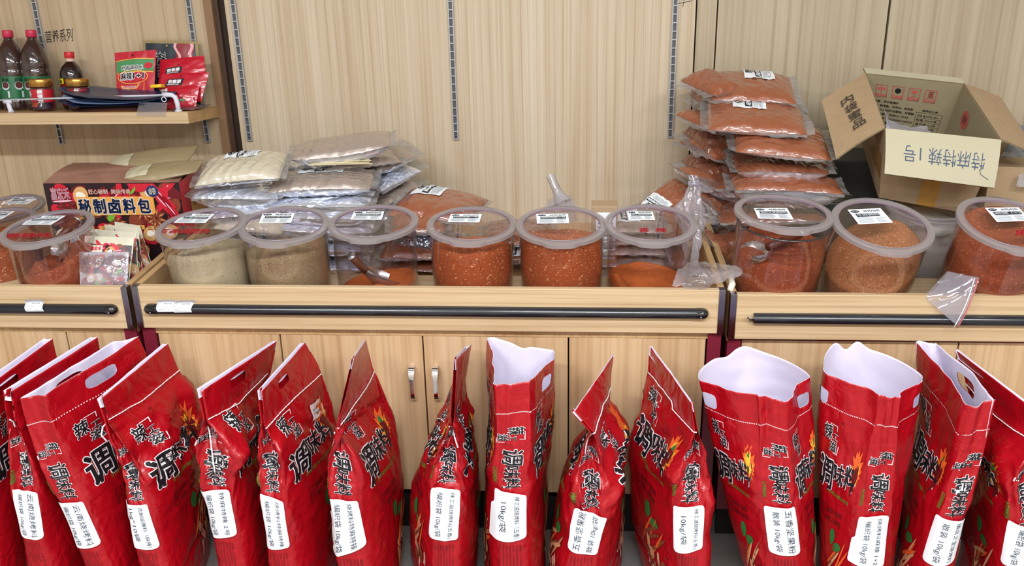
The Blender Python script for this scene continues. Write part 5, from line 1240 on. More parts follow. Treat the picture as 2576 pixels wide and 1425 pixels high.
def spicecard(m, fn, lo=0.0, hi=.78, seed=1, name=True):
    m.grid(lambda u, v: fn(.02+.96*u, lo+.02+(hi-lo)*v, .0006), 10, 10, 0)
    spice_art(m, lambda x, y, l: fn(x, y, .0008+l*.5), .9, seed, 22, .02, .98, lo+.02, hi, 1.1)
    if name:
        m.grid(lambda u, v: fn(.14+.28*u, hi-.13+.13*v, .0032), 4, 4, 5); put_text(m, '嘉宏禾', lambda a, b_: fn(a, b_, .0038), .16, hi-.10, .40, hi-.02, 2, .03)
GP = 'cream-headed spice pouches beside the partition'
hole = lambda m, fn, x, y, r=.018: m.add([fn(x+r*math.cos(t)*.8, y+r*math.sin(t), .0012) for t in [2*math.pi*i/12 for i in range(12)]], [tuple(range(12))], 0)
card([(288, 558), (352, 568), (392, 700), (300, 700)], (2.50, 2.50, 2.40, 2.40), 'cream-headed spice pouch hindmost of the four by the partition', 'spice_pouch', 'pouch', GP, (CREAMC, ART), lambda m, fn: (spicecard(m, fn, .0, .70, 21, False), hole(m, fn, .3, .92)), seed=1)
card([(262, 565), (348, 574), (362, 708), (290, 706)], (2.44, 2.44, 2.34, 2.34), 'cream-headed spice pouch third from the front by the partition', 'spice_pouch', 'pouch', GP, (CREAMC, ART), lambda m, fn: (spicecard(m, fn, .0, .76, 22, False), hole(m, fn, .3, .9)), seed=2)
card([(245, 577), (342, 586), (350, 716), (252, 716)], (2.36, 2.36, 2.28, 2.28), 'cream-headed spice pouch second from the front with a punched hole', 'spice_pouch', 'pouch', GP, (CREAMC, ART), lambda m, fn: (spicecard(m, fn, .0, .80, 23, False), hole(m, fn, .5, .92)), seed=3)
card([(213, 594), (338, 598), (322, 730), (214, 730)], (2.28, 2.28, 2.21, 2.21), 'foremost cream-headed pouch with a red name plate, behind the clear packet', 'spice_pouch', 'pouch', GP, (CREAMC, ART), lambda m, fn: spicecard(m, fn, .0, .82, 24), seed=4)
CLP = clear('packet_film', (240, 240, 246), .10, .06, haze=.30, hazec=(226, 226, 238), bump=.9, bscale=26, edge=.5)
MIXS = crinkle('mixed_spice_packet', (150, 120, 112), .25, 0.0, .8, 30, coat=.9)
card([(198, 636), (324, 635), (318, 734), (203, 735)], (2.225, 2.225, 2.180, 2.180), 'crinkled clear packet of mixed whole spices in front of the cream-headed pouches', 'clear_packet', 'packet', None, (mat('packet_inside', (196, 186, 186), .3, coat=.6), ART), lambda m, fn: spice_art(m, lambda x, y, l: fn(x, y, .001+l*.6), .95, 31, 26, .06, .94, .05, .92, 1.0), seed=5, bulge=.016)
c4 = [atY(198, 634, 2.212), atY(324, 633, 2.212), atY(320, 736, 2.168), atY(202, 736, 2.168)]
m = MB(); m.grid(lambda u, v: (c4[3]*(1-u)+c4[2]*u)*(1-v)+(c4[0]*(1-u)+c4[1]*u)*v+np.array([0, -.012*math.sin(math.pi*u)*math.sin(math.pi*v)+.002*noise.noise(Vector((u*9, v*9, 2))), 0]), 30, 26)
pk_ = [o for o in bpy.data.objects if o.name.startswith('clear_packet')][0]
m.build('packet_wrapper', CLP, pk_, world=True)
# receipt slip seen beside the jar
card([(178, 592), (199, 595), (196, 624), (175, 621)], (2.42, 2.42, 2.38, 2.38), 'small bar-coded paper tag between the chili jar and the cream pouches', 'bar_code_tag', 'tag', None, (PAPER, [GREYINK2]), lambda m, fn: [m.grid(lambda u, v: fn(.15+.7*u, .12+.1*i+.05*v, .0006), 2, 1, 0) for i in range(8)], thick=.002, bulge=.001)

# ---------------------------------------------------------------- open cardboard box
CB = mat('cardboard', (172, 146, 112), .75, var=.12, vscale=30, bump=.1, bscale=120); CBI = mat('cardboard_inside', (150, 138, 108), .8, var=.12, vscale=20); CBE = mat('cardboard_edge', (128, 112, 84), .85, var=.3, vscale=90)
CBP = mat('cardboard_pale', (186, 178, 150), .7, var=.05, vscale=14); TAPE = mat('brown_tape', (186, 136, 62), .25, coat=.5, var=.15, vscale=50); RINK = mat('red_carton_ink', (186, 88, 80), .7); KINK = mat('carton_ink', (66, 58, 52), .7)
PEN = mat('blue_pen', (70, 84, 104), .6)
bx = thing('cardboard_box', atY(2320, 500, 2.65), 'open cardboard box with spread flaps and upside-down handwriting on the pale one', 'cardboard box')
fl_, fr_ = atY(2226, 323, 2.50), atY(2517, 352, 2.50); bl_, br_ = atY(2178, 186, 2.82), atY(2425, 212, 2.82)
f2, g2 = atY(2211, 496, 2.575), atY(2435, 536, 2.575)
bl2, br2 = f2+(bl_-fl_)*1.0, g2+(br_-fr_)*1.0
for p in (bl2, br2): p[1] = min(p[1], 3.0)
def slab(c4, th, name, mo, mi, me, parent, bend=0, flip=False, nseg=6):
    """panel of board with thickness: outer and inner face, torn edge strip"""
    c = [np.array(a, float) for a in c4]; n = np.cross(c[1]-c[0], c[3]-c[0]); n /= np.linalg.norm(n)
    if flip: n = -n
    m = MB(); F = lambda u, v, o: (c[0]*(1-u)+c[1]*u)*v+(c[3]*(1-u)+c[2]*u)*(1-v)+n*(o+bend*math.sin(math.pi*v))
    m.grid(lambda u, v: F(u, v, th/2), nseg, nseg, 0, flip=flip); m.grid(lambda u, v: F(u, v, -th/2), nseg, nseg, 1, flip=not flip)
    for (a, b) in (((0, 0), (1, 0)), ((1, 0), (1, 1)), ((1, 1), (0, 1)), ((0, 1), (0, 0))):
        m.grid(lambda u, v: F(a[0]+(b[0]-a[0])*u, a[1]+(b[1]-a[1])*u, -th/2+th*v), nseg, 1, 2)
    return m.build(name, [mo, mi, me], parent, smooth=False, world=True), F
TH = .0045
slab([fl_, fr_, g2, f2], TH, 'front_wall', CB, CBI, CBE, bx, flip=True)
slab([bl_, fl_, f2, bl2], TH, 'side_wall', CB, CBI, CBE, bx, flip=True)
slab([fr_, br_, br2, g2], TH, 'side_wall', CB, CBI, CBE, bx, flip=True)
_, FB = slab([bl_, br_, br2, bl2], TH, 'back_wall', CBI, CB, CBE, bx, flip=True)
slab([f2, g2, br2, bl2], TH, 'box_floor', CBI, CB, CBE, bx)
up_ = (bl_-bl2)/np.linalg.norm(bl_-bl2)
slab([bl_+up_*.012+np.array([0, .03, 0]), br_+up_*.012+np.array([0, .03, 0]), br_, bl_], TH, 'back_flap', CBP, CB, CBE, bx, flip=True)
# front flap, pale with writing
ff0, ff1 = atY(2224, 438, 2.43), atY(2500, 474, 2.43)
_, FP = slab([fl_+np.array([0, -.003, 0]), fr_+np.array([0, -.003, 0]), ff1, ff0], TH, 'front_flap', CBP, CB, CBE, bx, bend=.004, flip=True)
c4 = [fl_, fr_, ff1, ff0]; nn = np.cross(fr_-fl_, ff0-fl_); nn /= np.linalg.norm(nn); nn = nn if np.dot(nn, EYE-fl_) > 0 else -nn
q = quadmap([fl_+nn*.004, fr_+nn*.004, ff1+nn*.004, ff0+nn*.004], nn); m = MB()
put_text(m, '特麻特辣 1号', lambda a, b_: q(a, b_, .0035), .16, .30, .88, .66, 0, -.008, 2)
m.tube([q(.84, .32, .003), q(.86, .22, .003), q(.93, .14, .003)], .0007, 5)
m.build('handwriting', PEN, bx, world=True, smooth=False)
# left flap, printed upside down
lf0, lf1 = atY(2068, 255, 2.76), atY(2104, 401, 2.50)
_, FL2 = slab([bl_, fl_, lf1, lf0], TH, 'side_flap', CB, CBI, CBE, bx, bend=.004, flip=True)
nn = np.cross(fl_-bl_, lf0-bl_); nn /= np.linalg.norm(nn); nn = nn if np.dot(nn, EYE-bl_) > 0 else -nn
q = quadmap([lf0, bl_, fl_, lf1], nn); m = MB()
for k, ch in enumerate('内袋蜜品'): put_text(m, ch, lambda a, b_: q(a, b_, .0095), .36+.03*k, .20+.15*(3-k), .62+.03*k, .33+.15*(3-k), 0, .01, 0)
m.build('printed_words', KINK, bx, world=True, smooth=False)
# right flap
rf0, rf1 = atY(2535, 225, 2.98), atY(2640, 480, 2.60)
rf0 = br_+np.array([.115, .02, -.045]); rf1 = fr_+np.array([.115, .02, -.055])
slab([fr_, br_, rf0, rf1], TH, 'side_flap', CB, CBI, CBE, bx, bend=.003, flip=True)
# print on the inner back wall
nn = np.cross(br_-bl_, bl2-bl_); nn /= np.linalg.norm(nn); nn = nn if np.dot(nn, EYE-bl_) > 0 else -nn
q = quadmap([bl_, br_, br2, bl2], nn); G = lambda a, b_: q(a, b_, .0033); m = MB()
def frame(x0, y0, x1, y1, w, mi, mb):
    for (a, b, c_, d) in ((x0, y0, x1, y0+w), (x0, y1-w, x1, y1), (x0, y0, x0+w, y1), (x1-w, y0, x1, y1)): mb.add([G(a, b), G(c_, b), G(c_, d), G(a, d)], [(0, 1, 2, 3)], mi)
for i in range(4):
    x = .115+.175*i; frame(x, .70, x+.125, .88, .008, 0, m); m.add([G(x, .70), G(x+.125, .70), G(x+.125, .745), G(x, .745)], [(0, 1, 2, 3)], 0)
cxs = [.115+.175*i+.062 for i in range(4)]
m.add([G(cxs[0]+.045*math.cos(t), .805+.045*math.sin(t)) for t in [math.pi*i/10 for i in range(11)]], [tuple(range(11))], 0); m.add([G(cxs[0]-.004, .755), G(cxs[0]+.004, .755), G(cxs[0]+.004, .81), G(cxs[0]-.004, .81)], [(0, 1, 2, 3)], 0)
m.add([G(cxs[1]+.033*math.cos(t), .815+.038*math.sin(t)) for t in [2*math.pi*i/20 for i in range(20)]], [tuple(range(20))], 2)
m.add([G(cxs[2]-.038, .85), G(cxs[2]+.038, .85), G(cxs[2]+.022, .80), G(cxs[2]-.022, .80)], [(3, 2, 1, 0)], 0); m.add([G(cxs[2]-.004, .755), G(cxs[2]+.004, .755), G(cxs[2]+.004, .81), G(cxs[2]-.004, .81)], [(0, 1, 2, 3)], 0); m.add([G(cxs[2]-.025, .755), G(cxs[2]+.025, .755), G(cxs[2]+.025, .763), G(cxs[2]-.025, .763)], [(0, 1, 2, 3)], 0)
put_text(m, '蒸', G, cxs[3]-.03, .76, cxs[3]+.035, .86, 0, .02)
for i, tx in enumerate(('怕湿', '向上', '小心轻放', '防晒')): put_text(m, tx, lambda a, b_: q(a, b_, .0037), cxs[i]-.045, .705, cxs[i]+.045, .738, 3, .0)
for i, tx in enumerate(('净含量：淡水鱼鳔虾', '配料：鲜鲷鱼、饮用水、食用盐', '辅料：D-异抗坏血酸钠、柠檬酸', '生产日期：见封口 2743', '许可证号：SC20003100016', '保质期：常温保质期6个月', '冷藏12个月')):
    w_ = min(.50, .034*len(tx)); put_text(m, tx, G, .08, .62-.062*i, .08+w_, .655-.062*i, 1, .02)
frame(.60, .16, .90, .55, .004, 1, m); put_text(m, '营养成分表', G, .66, .565, .84, .595, 1, .02)
for i, tx in enumerate(('项目 每100克 NRV', '能量 356千焦', '蛋白质 9.2克', '脂肪 2.7克', '碳水化合物 5.1', '钠 680毫克')):
    put_text(m, tx, G, .62, .49-.06*i, .86, .52-.06*i, 1, .01); m.add([G(.60, .475-.06*i), G(.90, .475-.06*i), G(.90, .478-.06*i), G(.60, .478-.06*i)], [(0, 1, 2, 3)], 1)
m.build('printed_panel', [RINK, KINK, mat('hole_black', (14, 12, 12), .9), CBI], bx, world=True, smooth=False)
nn = np.cross(br_-fr_, g2-fr_); nn /= np.linalg.norm(nn); nn = nn if nn[0] < 0 else -nn
q = quadmap([br_, fr_, g2, br2], nn); m = MB()
m.add([q(.30+.09*x, .72+.12*y, .003) for x, y in ((0, 1), (.7, .7), (1, 0), (.7, -.7), (0, -1), (-.7, -.7), (-1, 0), (-.7, .7))], [tuple(range(8))[::-1]], 0); put_text(m, '鲜', lambda a, b_: q(a, b_, .0036), .255, .66, .345, .78, 1, .0, 0)
put_text(m, '鲜虾', lambda a, b_: q(a, b_, .003), .52, .30, .70, .62, 1, .03)
m.build('printed_mark', [RINK, KINK], bx, world=True, smooth=False)
# tape over the lower corner and front
nn = np.cross(fr_-fl_, f2-fl_); nn /= np.linalg.norm(nn); nn = nn if np.dot(nn, EYE-fl_) > 0 else -nn
q = quadmap([fl_, fr_, g2, f2], nn); m = MB(); m.grid(lambda u, v: q(.42+.20*u, .0+.60*v, .0028), 2, 4); m.build('packing_tape', TAPE, bx, world=True)
nl = np.cross(fl_-bl_, f2-fl_); nl /= np.linalg.norm(nl); nl = nl if nl[0] < 0 else -nl
ql = quadmap([bl_, fl_, f2, bl2], nl); m = MB(); m.grid(lambda u, v: ql(.50+.50*u, .28+.34*v, .0028), 3, 3); m.build('packing_tape', TAPE, bx, world=True)
# white plastic bag inside the box
def rag(name, pts, label, cat, material, r=.02, seed=1, amp=.01, n=26, th=True):
    """crumpled film sheet through corner points (grid of world points rows x cols)"""
    a = np.array(pts, float); rows, cols = a.shape[:2]; t = None
    def S(u, v):
        x = u*(cols-1); y = v*(rows-1); i = min(cols-2, int(x)); j = min(rows-2, int(y)); fx, fy = x-i, y-j
        fx = fx*fx*(3-2*fx)*.5+fx*.5; fy = fy*fy*(3-2*fy)*.5+fy*.5
        p = (a[j][i]*(1-fx)+a[j][i+1]*fx)*(1-fy)+(a[j+1][i]*(1-fx)+a[j+1][i+1]*fx)*fy
        q_ = Vector((p[0]*22+seed, p[1]*22, p[2]*22))
        return p+np.array([noise.noise(q_), noise.noise(q_+Vector((5, 1, 2))), noise.noise(q_+Vector((2, 8, 4)))])*amp+np.array([0, 1, .5])*amp*.7*(abs(noise.noise(q_*2.3))*2-.5)
    m = MB(); m.grid(S, n, n)
    o = m.build(name, material); tag(o, label, cat); return o
WP = clear('white_bag_film', (240, 240, 246), .12, .15, haze=.72, hazec=(226, 224, 238), bump=.6, bscale=24)
P = lambda x, y, Y: atY(x, y, Y)
rag('plastic_bag', [[P(2222, 268, 2.60), P(2236, 300, 2.62), P(2290, 316, 2.66), P(2335, 322, 2.68)], [P(2226, 300, 2.56), P(2240, 322, 2.56), P(2290, 330, 2.60), P(2340, 338, 2.60)], [P(2235, 345, 2.55), P(2260, 350, 2.55), P(2300, 352, 2.58), P(2345, 352, 2.60)]], 'white plastic bag poking out of the open cardboard box', 'plastic bag', WP, seed=3, amp=.008)
# crate coloured dark for a box's shadow and film; carton beside the open box
DC = mat('shadow_crate', (70, 72, 68), .55, var=.15, vscale=12)
o = MB().box(tuple(atY(2052, 500, 2.86)*np.array([1, 0, 0])+np.array([0, 2.84, .601])), tuple(atY(2250, 500, 2.86)*np.array([1, 0, 0])+np.array([0, 3.0, float(atY(2150, 405, 2.84)[2])])), bev=.006).build('shadow_crate', DC, smooth=False); tag(o, 'crate coloured dark for the shadow and film on a brown box, between the chili pile and the open box', 'crate')
sb_ = thing('brown_carton', (1.22, 2.72, .601), 'brown carton half hidden beside the open cardboard box, grey bag on top', 'carton')
xa = float(atY(2484, 470, 2.58)[0]); MB().box((xa, 2.58, .601), (xa+.36, 2.86, .905), bev=.002).build('carton_body', CB, sb_, smooth=False, world=True)
MB().box((xa+.11, 2.5795, .66), (xa+.17, 2.5799, .905)).build('carton_tape', TAPE, sb_, smooth=False, world=True)
GB = crinkle('grey_bag_film', (128, 132, 136), .22, .2, .7, 12, coat=.6)
o = rag('grey_plastic_bag', [[P(2545, 300, 2.80), P(2600, 320, 2.80), P(2680, 330, 2.8)], [P(2530, 360, 2.74), P(2580, 380, 2.70), P(2680, 390, 2.7)], [P(2500, 432, 2.66), P(2570, 436, 2.62), P(2680, 440, 2.62)]], 'grey plastic bag slumped on the brown carton beside the open box', 'plastic bag', GB, seed=9, amp=.014)
o = rag('clear_film_scrap', [[P(2560, 440, 2.56), P(2600, 436, 2.56)], [P(2556, 470, 2.55), P(2600, 474, 2.55)]], 'scrap of clear film hanging over the brown carton edge', 'film scrap', clear('scrap_film', (230, 232, 238), .12, .1, haze=.4, bump=.8, bscale=30), seed=4, amp=.005, n=14)
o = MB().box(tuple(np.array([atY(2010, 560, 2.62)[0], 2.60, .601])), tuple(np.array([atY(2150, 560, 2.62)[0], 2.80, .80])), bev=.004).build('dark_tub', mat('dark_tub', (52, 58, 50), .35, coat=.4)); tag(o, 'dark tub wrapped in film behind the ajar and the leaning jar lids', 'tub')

# ---------------------------------------------------------------- loose film bags at the front
FILM = clear('loose_film', (244, 242, 246), .10, .08, haze=.28, hazec=(232, 222, 226), bump=.8, bscale=22)
FILM2 = clear('loose_film_milky', (240, 238, 242), .12, .10, haze=.36, hazec=(226, 220, 224), bump=.9, bscale=20)
# zip bag draped over the fascia
def zf(c, o=0):
    return c+np.array([0, -o, 0])
zt = thing('zip_bag', atY(2420, 750, YF-.02), 'clear zip bag with a red closure line draped over the black rail', 'zip bag')
a0, a1, a2, a3 = atY(2385, 684, 2.19), atY(2464, 700, 2.145), atY(2412, 824, 2.118), atY(2326, 748, 2.150)
m = MB(); m.grid(lambda u, v: (a0*(1-u)+a1*u)*(1-v)+(a3*(1-u)+a2*u)*v+np.array([0, -.008*math.sin(math.pi*u)-.010*math.sin(math.pi*v), .006*math.sin(math.pi*u)*math.sin(math.pi*v)])+np.array([0, .0015, .001])*noise.noise(Vector((u*6, v*6, 1))), 24, 24)
m.grid(lambda u, v: (a0*(1-u)+a1*u)*(1-v)+(a3*(1-u)+a2*u)*v+np.array([0, .004, .0]), 12, 12, flip=True); m.build('bag_film', clear('zip_film', (242, 242, 248), .08, .05, haze=.26, hazec=(226, 224, 234), edge=.5), zt, world=True)
for d, rr, ml, nm in ((.0, .0013, mat('zip_white', (226, 224, 234), .3), 'zip_strip'), (.008, .0012, mat('zip_red', (206, 90, 84), .4), 'red_line')):
    m = MB(); m.tube([a1*(1-k/10)+a2*(k/10)+np.array([-.012+d, -.002-.010*math.sin(math.pi*k/10), 0]) for k in range(11)], rr, 6); m.build(nm, ml, zt, world=True)
# crumpled clear bag lying over the partition end
rag('crumpled_clear_bag', [[P(1700, 690, 2.20), P(1720, 668, 2.24), P(1756, 656, 2.26), P(1790, 668, 2.26), P(1862, 668, 2.22)], [P(1694, 706, 2.18), P(1730, 690, 2.19), P(1762, 684, 2.19), P(1800, 690, 2.20), P(1858, 690, 2.19)], [P(1692, 724, 2.165), P(1730, 724, 2.160), P(1768, 732, 2.150), P(1800, 712, 2.155), P(1842, 700, 2.16)]], 'crumpled clear bag lying over the tray edge at the partition boards', 'plastic bag', FILM2, seed=6, amp=.012, n=44)
o = MB().tube([P(1846, 690, 2.24), P(1838, 700, 2.22), P(1842, 716, 2.19), P(1836, 732, 2.175)], .0085, 12, taper=[.6, .8, 1, .8]).build('white_spoon_handle', mat('ivory', (226, 220, 202), .35)); tag(o, 'ivory spoon handle end lying beside the partition boards', 'spoon')
# twisted bag standing behind, knotted at its neck
tw = thing('twisted_clear_bag', atY(1740, 600, 2.46), 'long twisted clear bag knotted at the neck beside the tall chili pile', 'plastic bag')
cpts = [(1742, 442, 2.52, .010), (1748, 458, 2.51, .012), (1744, 478, 2.50, .017), (1742, 500, 2.49, .022), (1738, 525, 2.48, .033), (1736, 550, 2.47, .036), (1738, 575, 2.45, .026), (1742, 600, 2.44, .020), (1742, 630, 2.42, .018), (1740, 660, 2.38, .018), (1736, 690, 2.32, .020)]
m = MB(); v = []; N = 40
A_ = np.array([list(atY(x, y, Y))+[r] for x, y, Y, r in cpts]); tt = np.linspace(0, len(cpts)-1, 46)
for k, t_ in enumerate(tt):
    c = np.array([np.interp(t_, range(len(cpts)), A_[:, j]) for j in range(4)])
    for j in range(N):
        a = 2*math.pi*j/N; rr = c[3]*(1+.24*math.sin(3*a+t_*1.3)+.16*math.sin(7*a-t_*2)+.25*noise.noise(Vector((math.cos(a)*2, math.sin(a)*2, t_*1.6))))
        v.append((c[0]+rr*math.cos(a), c[1]+rr*.7*math.sin(a), c[2]))
m.add(v, [(k*N+j, k*N+(j+1) % N, (k+1)*N+(j+1) % N, (k+1)*N+j) for k in range(45) for j in range(N)]); m.build('bag_body', FILM2, tw, world=True)
k_ = MB(); kc = atY(1746, 462, 2.505); k_.tube([kc+np.array([.012*math.cos(a), .010*math.sin(a), .002*math.sin(3*a)]) for a in [2*math.pi*i/14 for i in range(15)]], .005, 8); k_.build('bag_knot', WP, tw, world=True)
# clear tube of rolled film above the heaped jar
rt_ = thing('rolled_film_sleeve', atY(1400, 520, 2.62), 'clear plastic sleeve standing up behind the heaped chili jar', 'plastic sleeve')
m = MB(); e0, e1 = atY(1384, 441, 2.60), atY(1415, 512, 2.56); dd = (e1-e0)
m.tube([e0+dd*k/8 for k in range(9)], .0125, 20, cap=False, taper=[1.05, 1, .98, 1, 1.02, 1.1, 1.25, 1.6, 2.1]); m.build('sleeve_tube', clear('sleeve_film', (238, 238, 242), .16, .08, haze=.40, hazec=(226, 224, 228), bump=.5, bscale=40), rt_, world=True)
m = MB(); c = [atY(1362, 528, 2.56), atY(1380, 508, 2.58), atY(1440, 500, 2.58), atY(1452, 522, 2.58)]
S_ = lambda u, v: (c[0]*(1-u)+c[3]*u)*(1-v)+(c[1]*(1-u)+c[2]*u)*v+np.array([0, -.018*math.sin(math.pi*u), .014*math.sin(math.pi*u)*v])+np.array([1, 1, 1])*.004*noise.noise(Vector((u*7, v*7, 4)))
m.grid(S_, 20, 12); m.grid(lambda u, v: S_(u, v)*1.0+np.array([0, .03, -.05*(1-v)]), 20, 12, flip=True); m.build('sleeve_foot', FILM2, rt_, world=True)
# kraft-backed carton edge showing between the heaped jar and the red-lettered jar
ws = thing('white_slip_box', atY(1525, 600, 2.50), 'tan carton with a white printed slip showing in the gap beside the heaped jar', 'carton')
xa, xb = float(atY(1488, 600, 2.50)[0]), float(atY(1552, 600, 2.50)[0]); zt_ = float(atY(1520, 520, 2.50)[2])
MB().box((xa, 2.50, .601), (xb, 2.56, zt_), bev=.002).build('carton_body', mat('tan_carton', (176, 150, 118), .6), ws, smooth=False, world=True)
m = MB(); z1 = float(atY(1520, 535, 2.4995)[2]); m.box((xa+.012, 2.4985, .67), (xb-.004, 2.4993, z1), 0)
for i in range(int((z1-.715)/.012)): m.box((xa+.016, 2.4979, .70+.012*i), (xb-.012, 2.4984, .704+.012*i), 1)
m.build('printed_slip', [PAPER, GREYINK2], ws, smooth=False, world=True)
# ================================================================ wall shelf with bottles and pouches
SZ0, SZ1, SY0 = 1.025, .990, 2.78
stop = lambda Y: SZ0+(SZ1-SZ0)*(Y-SY0)/(YW-SY0)
TL = math.atan((SZ0-SZ1)/(YW-SY0)); SROT = (-TL, 0, 0)
def shelf_board(x0, x1, dz, label):
    t = thing('wall_shelf', ((x0+x1)/2, SY0, SZ0+dz), label, 'shelf')
    v = []
    for x in (x0, x1):
        xx = x
        v += [(xx, SY0, SZ0+dz), (xx, YW-.001, SZ1+dz), (xx, YW-.001, SZ1+dz-.033), (xx, SY0+.002, SZ0+dz-.035)]
    mk('shelf_board', v, [(0, 1, 5, 4), (1, 2, 6, 5), (2, 3, 7, 6), (3, 0, 4, 7), (0, 3, 2, 1), (4, 5, 6, 7)], wood('shelf_wood', [(178, 140, 92), (200, 162, 112), (214, 180, 132)], 'X', 26, .8, .4, seed=6.1), None, t, False, True)
    mb = MB(); mb.box((x0, SY0-.0012, SZ0+dz-.035), (x1-.001, SY0+.0005, SZ0+dz)); mb.build('edge_band', FASCW, t, smooth=False, world=True)
    return t
sh = shelf_board(-2.4, -1.166, 0, 'wooden wall shelf carrying dark bottles and red pouches')
shelf_board(-2.4, -1.166, .475, 'upper wooden wall shelf whose shadow falls across the wall above the bottles')
# white rail along its front
WPL = mat('white_plastic', (214, 214, 226), .35)
rl = thing('shelf_guard_rail', atY(200, 270, 2.80), 'white guard rail with end post along the shelf front', 'rail')
ya = 2.805; pe = atY(452, 276, ya); pz = stop(ya); r1 = atY(432, 241, ya); r0 = atY(-60, 254, ya)
m = MB(); bend = [np.array([pe[0]-.004, ya, pz]), np.array([pe[0]-.004, ya, pz+.022]), np.array([pe[0]-.008, ya, r1[2]-.004]), np.array([pe[0]-.018, ya, r1[2]+.002]), np.array([pe[0]-.032, ya, r1[2]+.003]), np.array([pe[0]-.046, ya, r1[2]+.003])]
m.tube(bend, .0072, 14); m.tube([bend[0], bend[0]+np.array([0, 0, .004])], .011, 16); m.build('end_post', WPL, rl, world=True)
m = MB(); m.tube([r0, bend[-1]-np.array([0, 0, .001])], .0030, 10); m.build('rod', mat('rod_white', (206, 208, 216), .3, .3), rl, world=True)
p1 = atY(20, 256, ya); m = MB(); m.tube([np.array([p1[0]+.004, ya, pz]), np.array([p1[0]+.002, ya, pz+.010]), np.array([p1[0], ya, p1[2]-.004])], .0068, 14, taper=[1.5, 1, 1]); m.tube([p1+np.array([-.012, 0, 0]), p1+np.array([.012, 0, 0])], .0062, 12); m.build('middle_post', WPL, rl, world=True)

def place(name, px, pyb, Y, label, cat, group=None):
    z = stop(Y); x = float(atY(px, pyb, Y)[0]); return thing(name, (x, Y, z), label, cat, group, SROT)
DK = mat('dark_sauce', (34, 20, 20), .08, coat=1.0); DKB = mat('brown_sauce', (58, 40, 36), .1, coat=1.0); CAPP = mat('pink_red_cap', (196, 44, 76), .4); CAPR = mat('red_cap', (200, 34, 40), .4)
GRN = mat('green_label', (26, 104, 62), .35, coat=.3, var=.2, vscale=30)
def big_bottle(px, Y, label, ang=0):
    t = place('sauce_bottle', px, 284, Y, label, 'bottle', 'large dark sauce bottles with green labels')
    prof = [(0, 0), (.036, 0), (.041, .006), (.041, .03), (.0395, .034), (.041, .038), (.041, .102), (.0425, .108), (.0425, .122), (.0405, .126), (.0425, .130), (.042, .146), (.037, .170), (.028, .192), (.018, .208), (.0135, .216), (.0135, .228), (.0, .228)]
    MB().lathe(prof, 40).build('bottle_body', DKB, t)
    c = MB(); c.lathe([(.0145, .221), (.0160, .222), (.0160, .240), (.0145, .243), (0, .243)], 40); c.build('cap', CAPP, t)
    m = MB(); m.lathe([(.0418, .036), (.0418, .104)], 40); 
    def cy(a, z, o=.0): return ((.0418+o)*math.sin(a), -(.0418+o)*math.cos(a), z)
    for a0 in (ang, ang+.95):
        m.add([cy(a0+.30*math.cos(t_), .076+.013*math.sin(t_), .0006) for t_ in [2*math.pi*i/20 for i in range(20)]], [tuple(range(20))], 1)
        m.add([cy(a0+.25*math.cos(t_), .078+.010*math.sin(t_), .0009) for t_ in [2*math.pi*i/20 for i in range(20)]], [tuple(range(20))], 2)
        m.add([cy(a0+x, z, .0008) for x, z in ((.12, .04), (.26, .04), (.26, .060), (.12, .060))], [(0, 1, 2, 3)], 1)
        put_text(m, '酱油', lambda a, b_: cy(a, b_, .0009), a0-.25, .088, a0+.25, .100, 3, .02)
    m.build('label', [GRN, mat('label_silver', (206, 210, 214), .3), mat('label_brown', (84, 34, 30), .4), mat('label_green_ink', (12, 52, 34), .4)], t)
big_bottle(104, 2.925, 'large brown sauce bottle with pink cap and green label, before the wall strip', -.2)
big_bottle(46, 2.925, 'large brown sauce bottle with pink cap, second in line from the wall strip', -.1)
big_bottle(-14, 2.925, 'large brown sauce bottle with pink cap at the frame edge, mostly out of view', .1)
def gold_jar(px, Y, label, ink, seed):
    t = place('gold_lidded_jar', px, 284, Y, label, 'jar', 'gold-lidded sauce jars on the shelf')
    MB().lathe([(0, 0), (.026, 0), (.030, .004), (.0315, .03), (.0325, .066), (.031, .074), (.0, .074)], 36).build('jar_body', mat('chili_sauce', (64, 26, 26), .08, coat=1.0), t)
    MB().lathe([(.0328, .074), (.0335, .075), (.0335, .082), (.0345, .084), (.0345, .095), (.033, .097), (0, .097)], 40).build('lid', mat('gold_lid', (200, 150, 74), .28, .85), t)
    m = MB(); m.lathe([(.0322, .008), (.0333, .066)], 36, 0)
    def cy(a, z, o=.001): r = .0322+.0011*(z-.008)/.058+o; return (r*math.sin(a), -r*math.cos(a), z)
    m.grid(lambda a, b_: cy(-1.5+3.0*a, .008+.020*b_, .0004), 20, 2, 1)
    for k, ch in enumerate(ink): put_text(m, ch, lambda a, b_: cy(a, b_), .12, .054-.0125*k, .55, .065-.0125*k, 2, .05)
    put_text(m, '香', cy, -.95, .045, -.5, .062, 2, .03)
    for i in range(8): m.add([cy(-.7+.09*i+dx, .014+dz, .0012) for dx, dz in ((0, 0), (.05, 0), (.16, .014), (.11, .014))], [(0, 1, 2, 3)], 3)
    m.build('label', [mat('red_label', (190, 34, 48), .35), mat('jar_label_dark', (52, 34, 48), .35), WHITE, mat('label_orange', (204, 92, 56), .4)], t)
gold_jar(112, 2.855, 'gold-lidded red-labelled sauce jar in front of the large pink-capped bottles', '辣椒酱丁', 1)
gold_jar(203, 2.860, 'gold-lidded sauce jar in front of the short soy bottle', '香菇酱', 2)
t = place('soy_bottle', 192, 284, 2.93, 'short black soy sauce bottle with red cap and yellow neck label', 'bottle')
MB().lathe([(0, 0), (.030, 0), (.034, .005), (.034, .09), (.0345, .100), (.033, .116), (.026, .132), (.015, .144), (.0125, .147)], 40).build('bottle_body', DK, t)
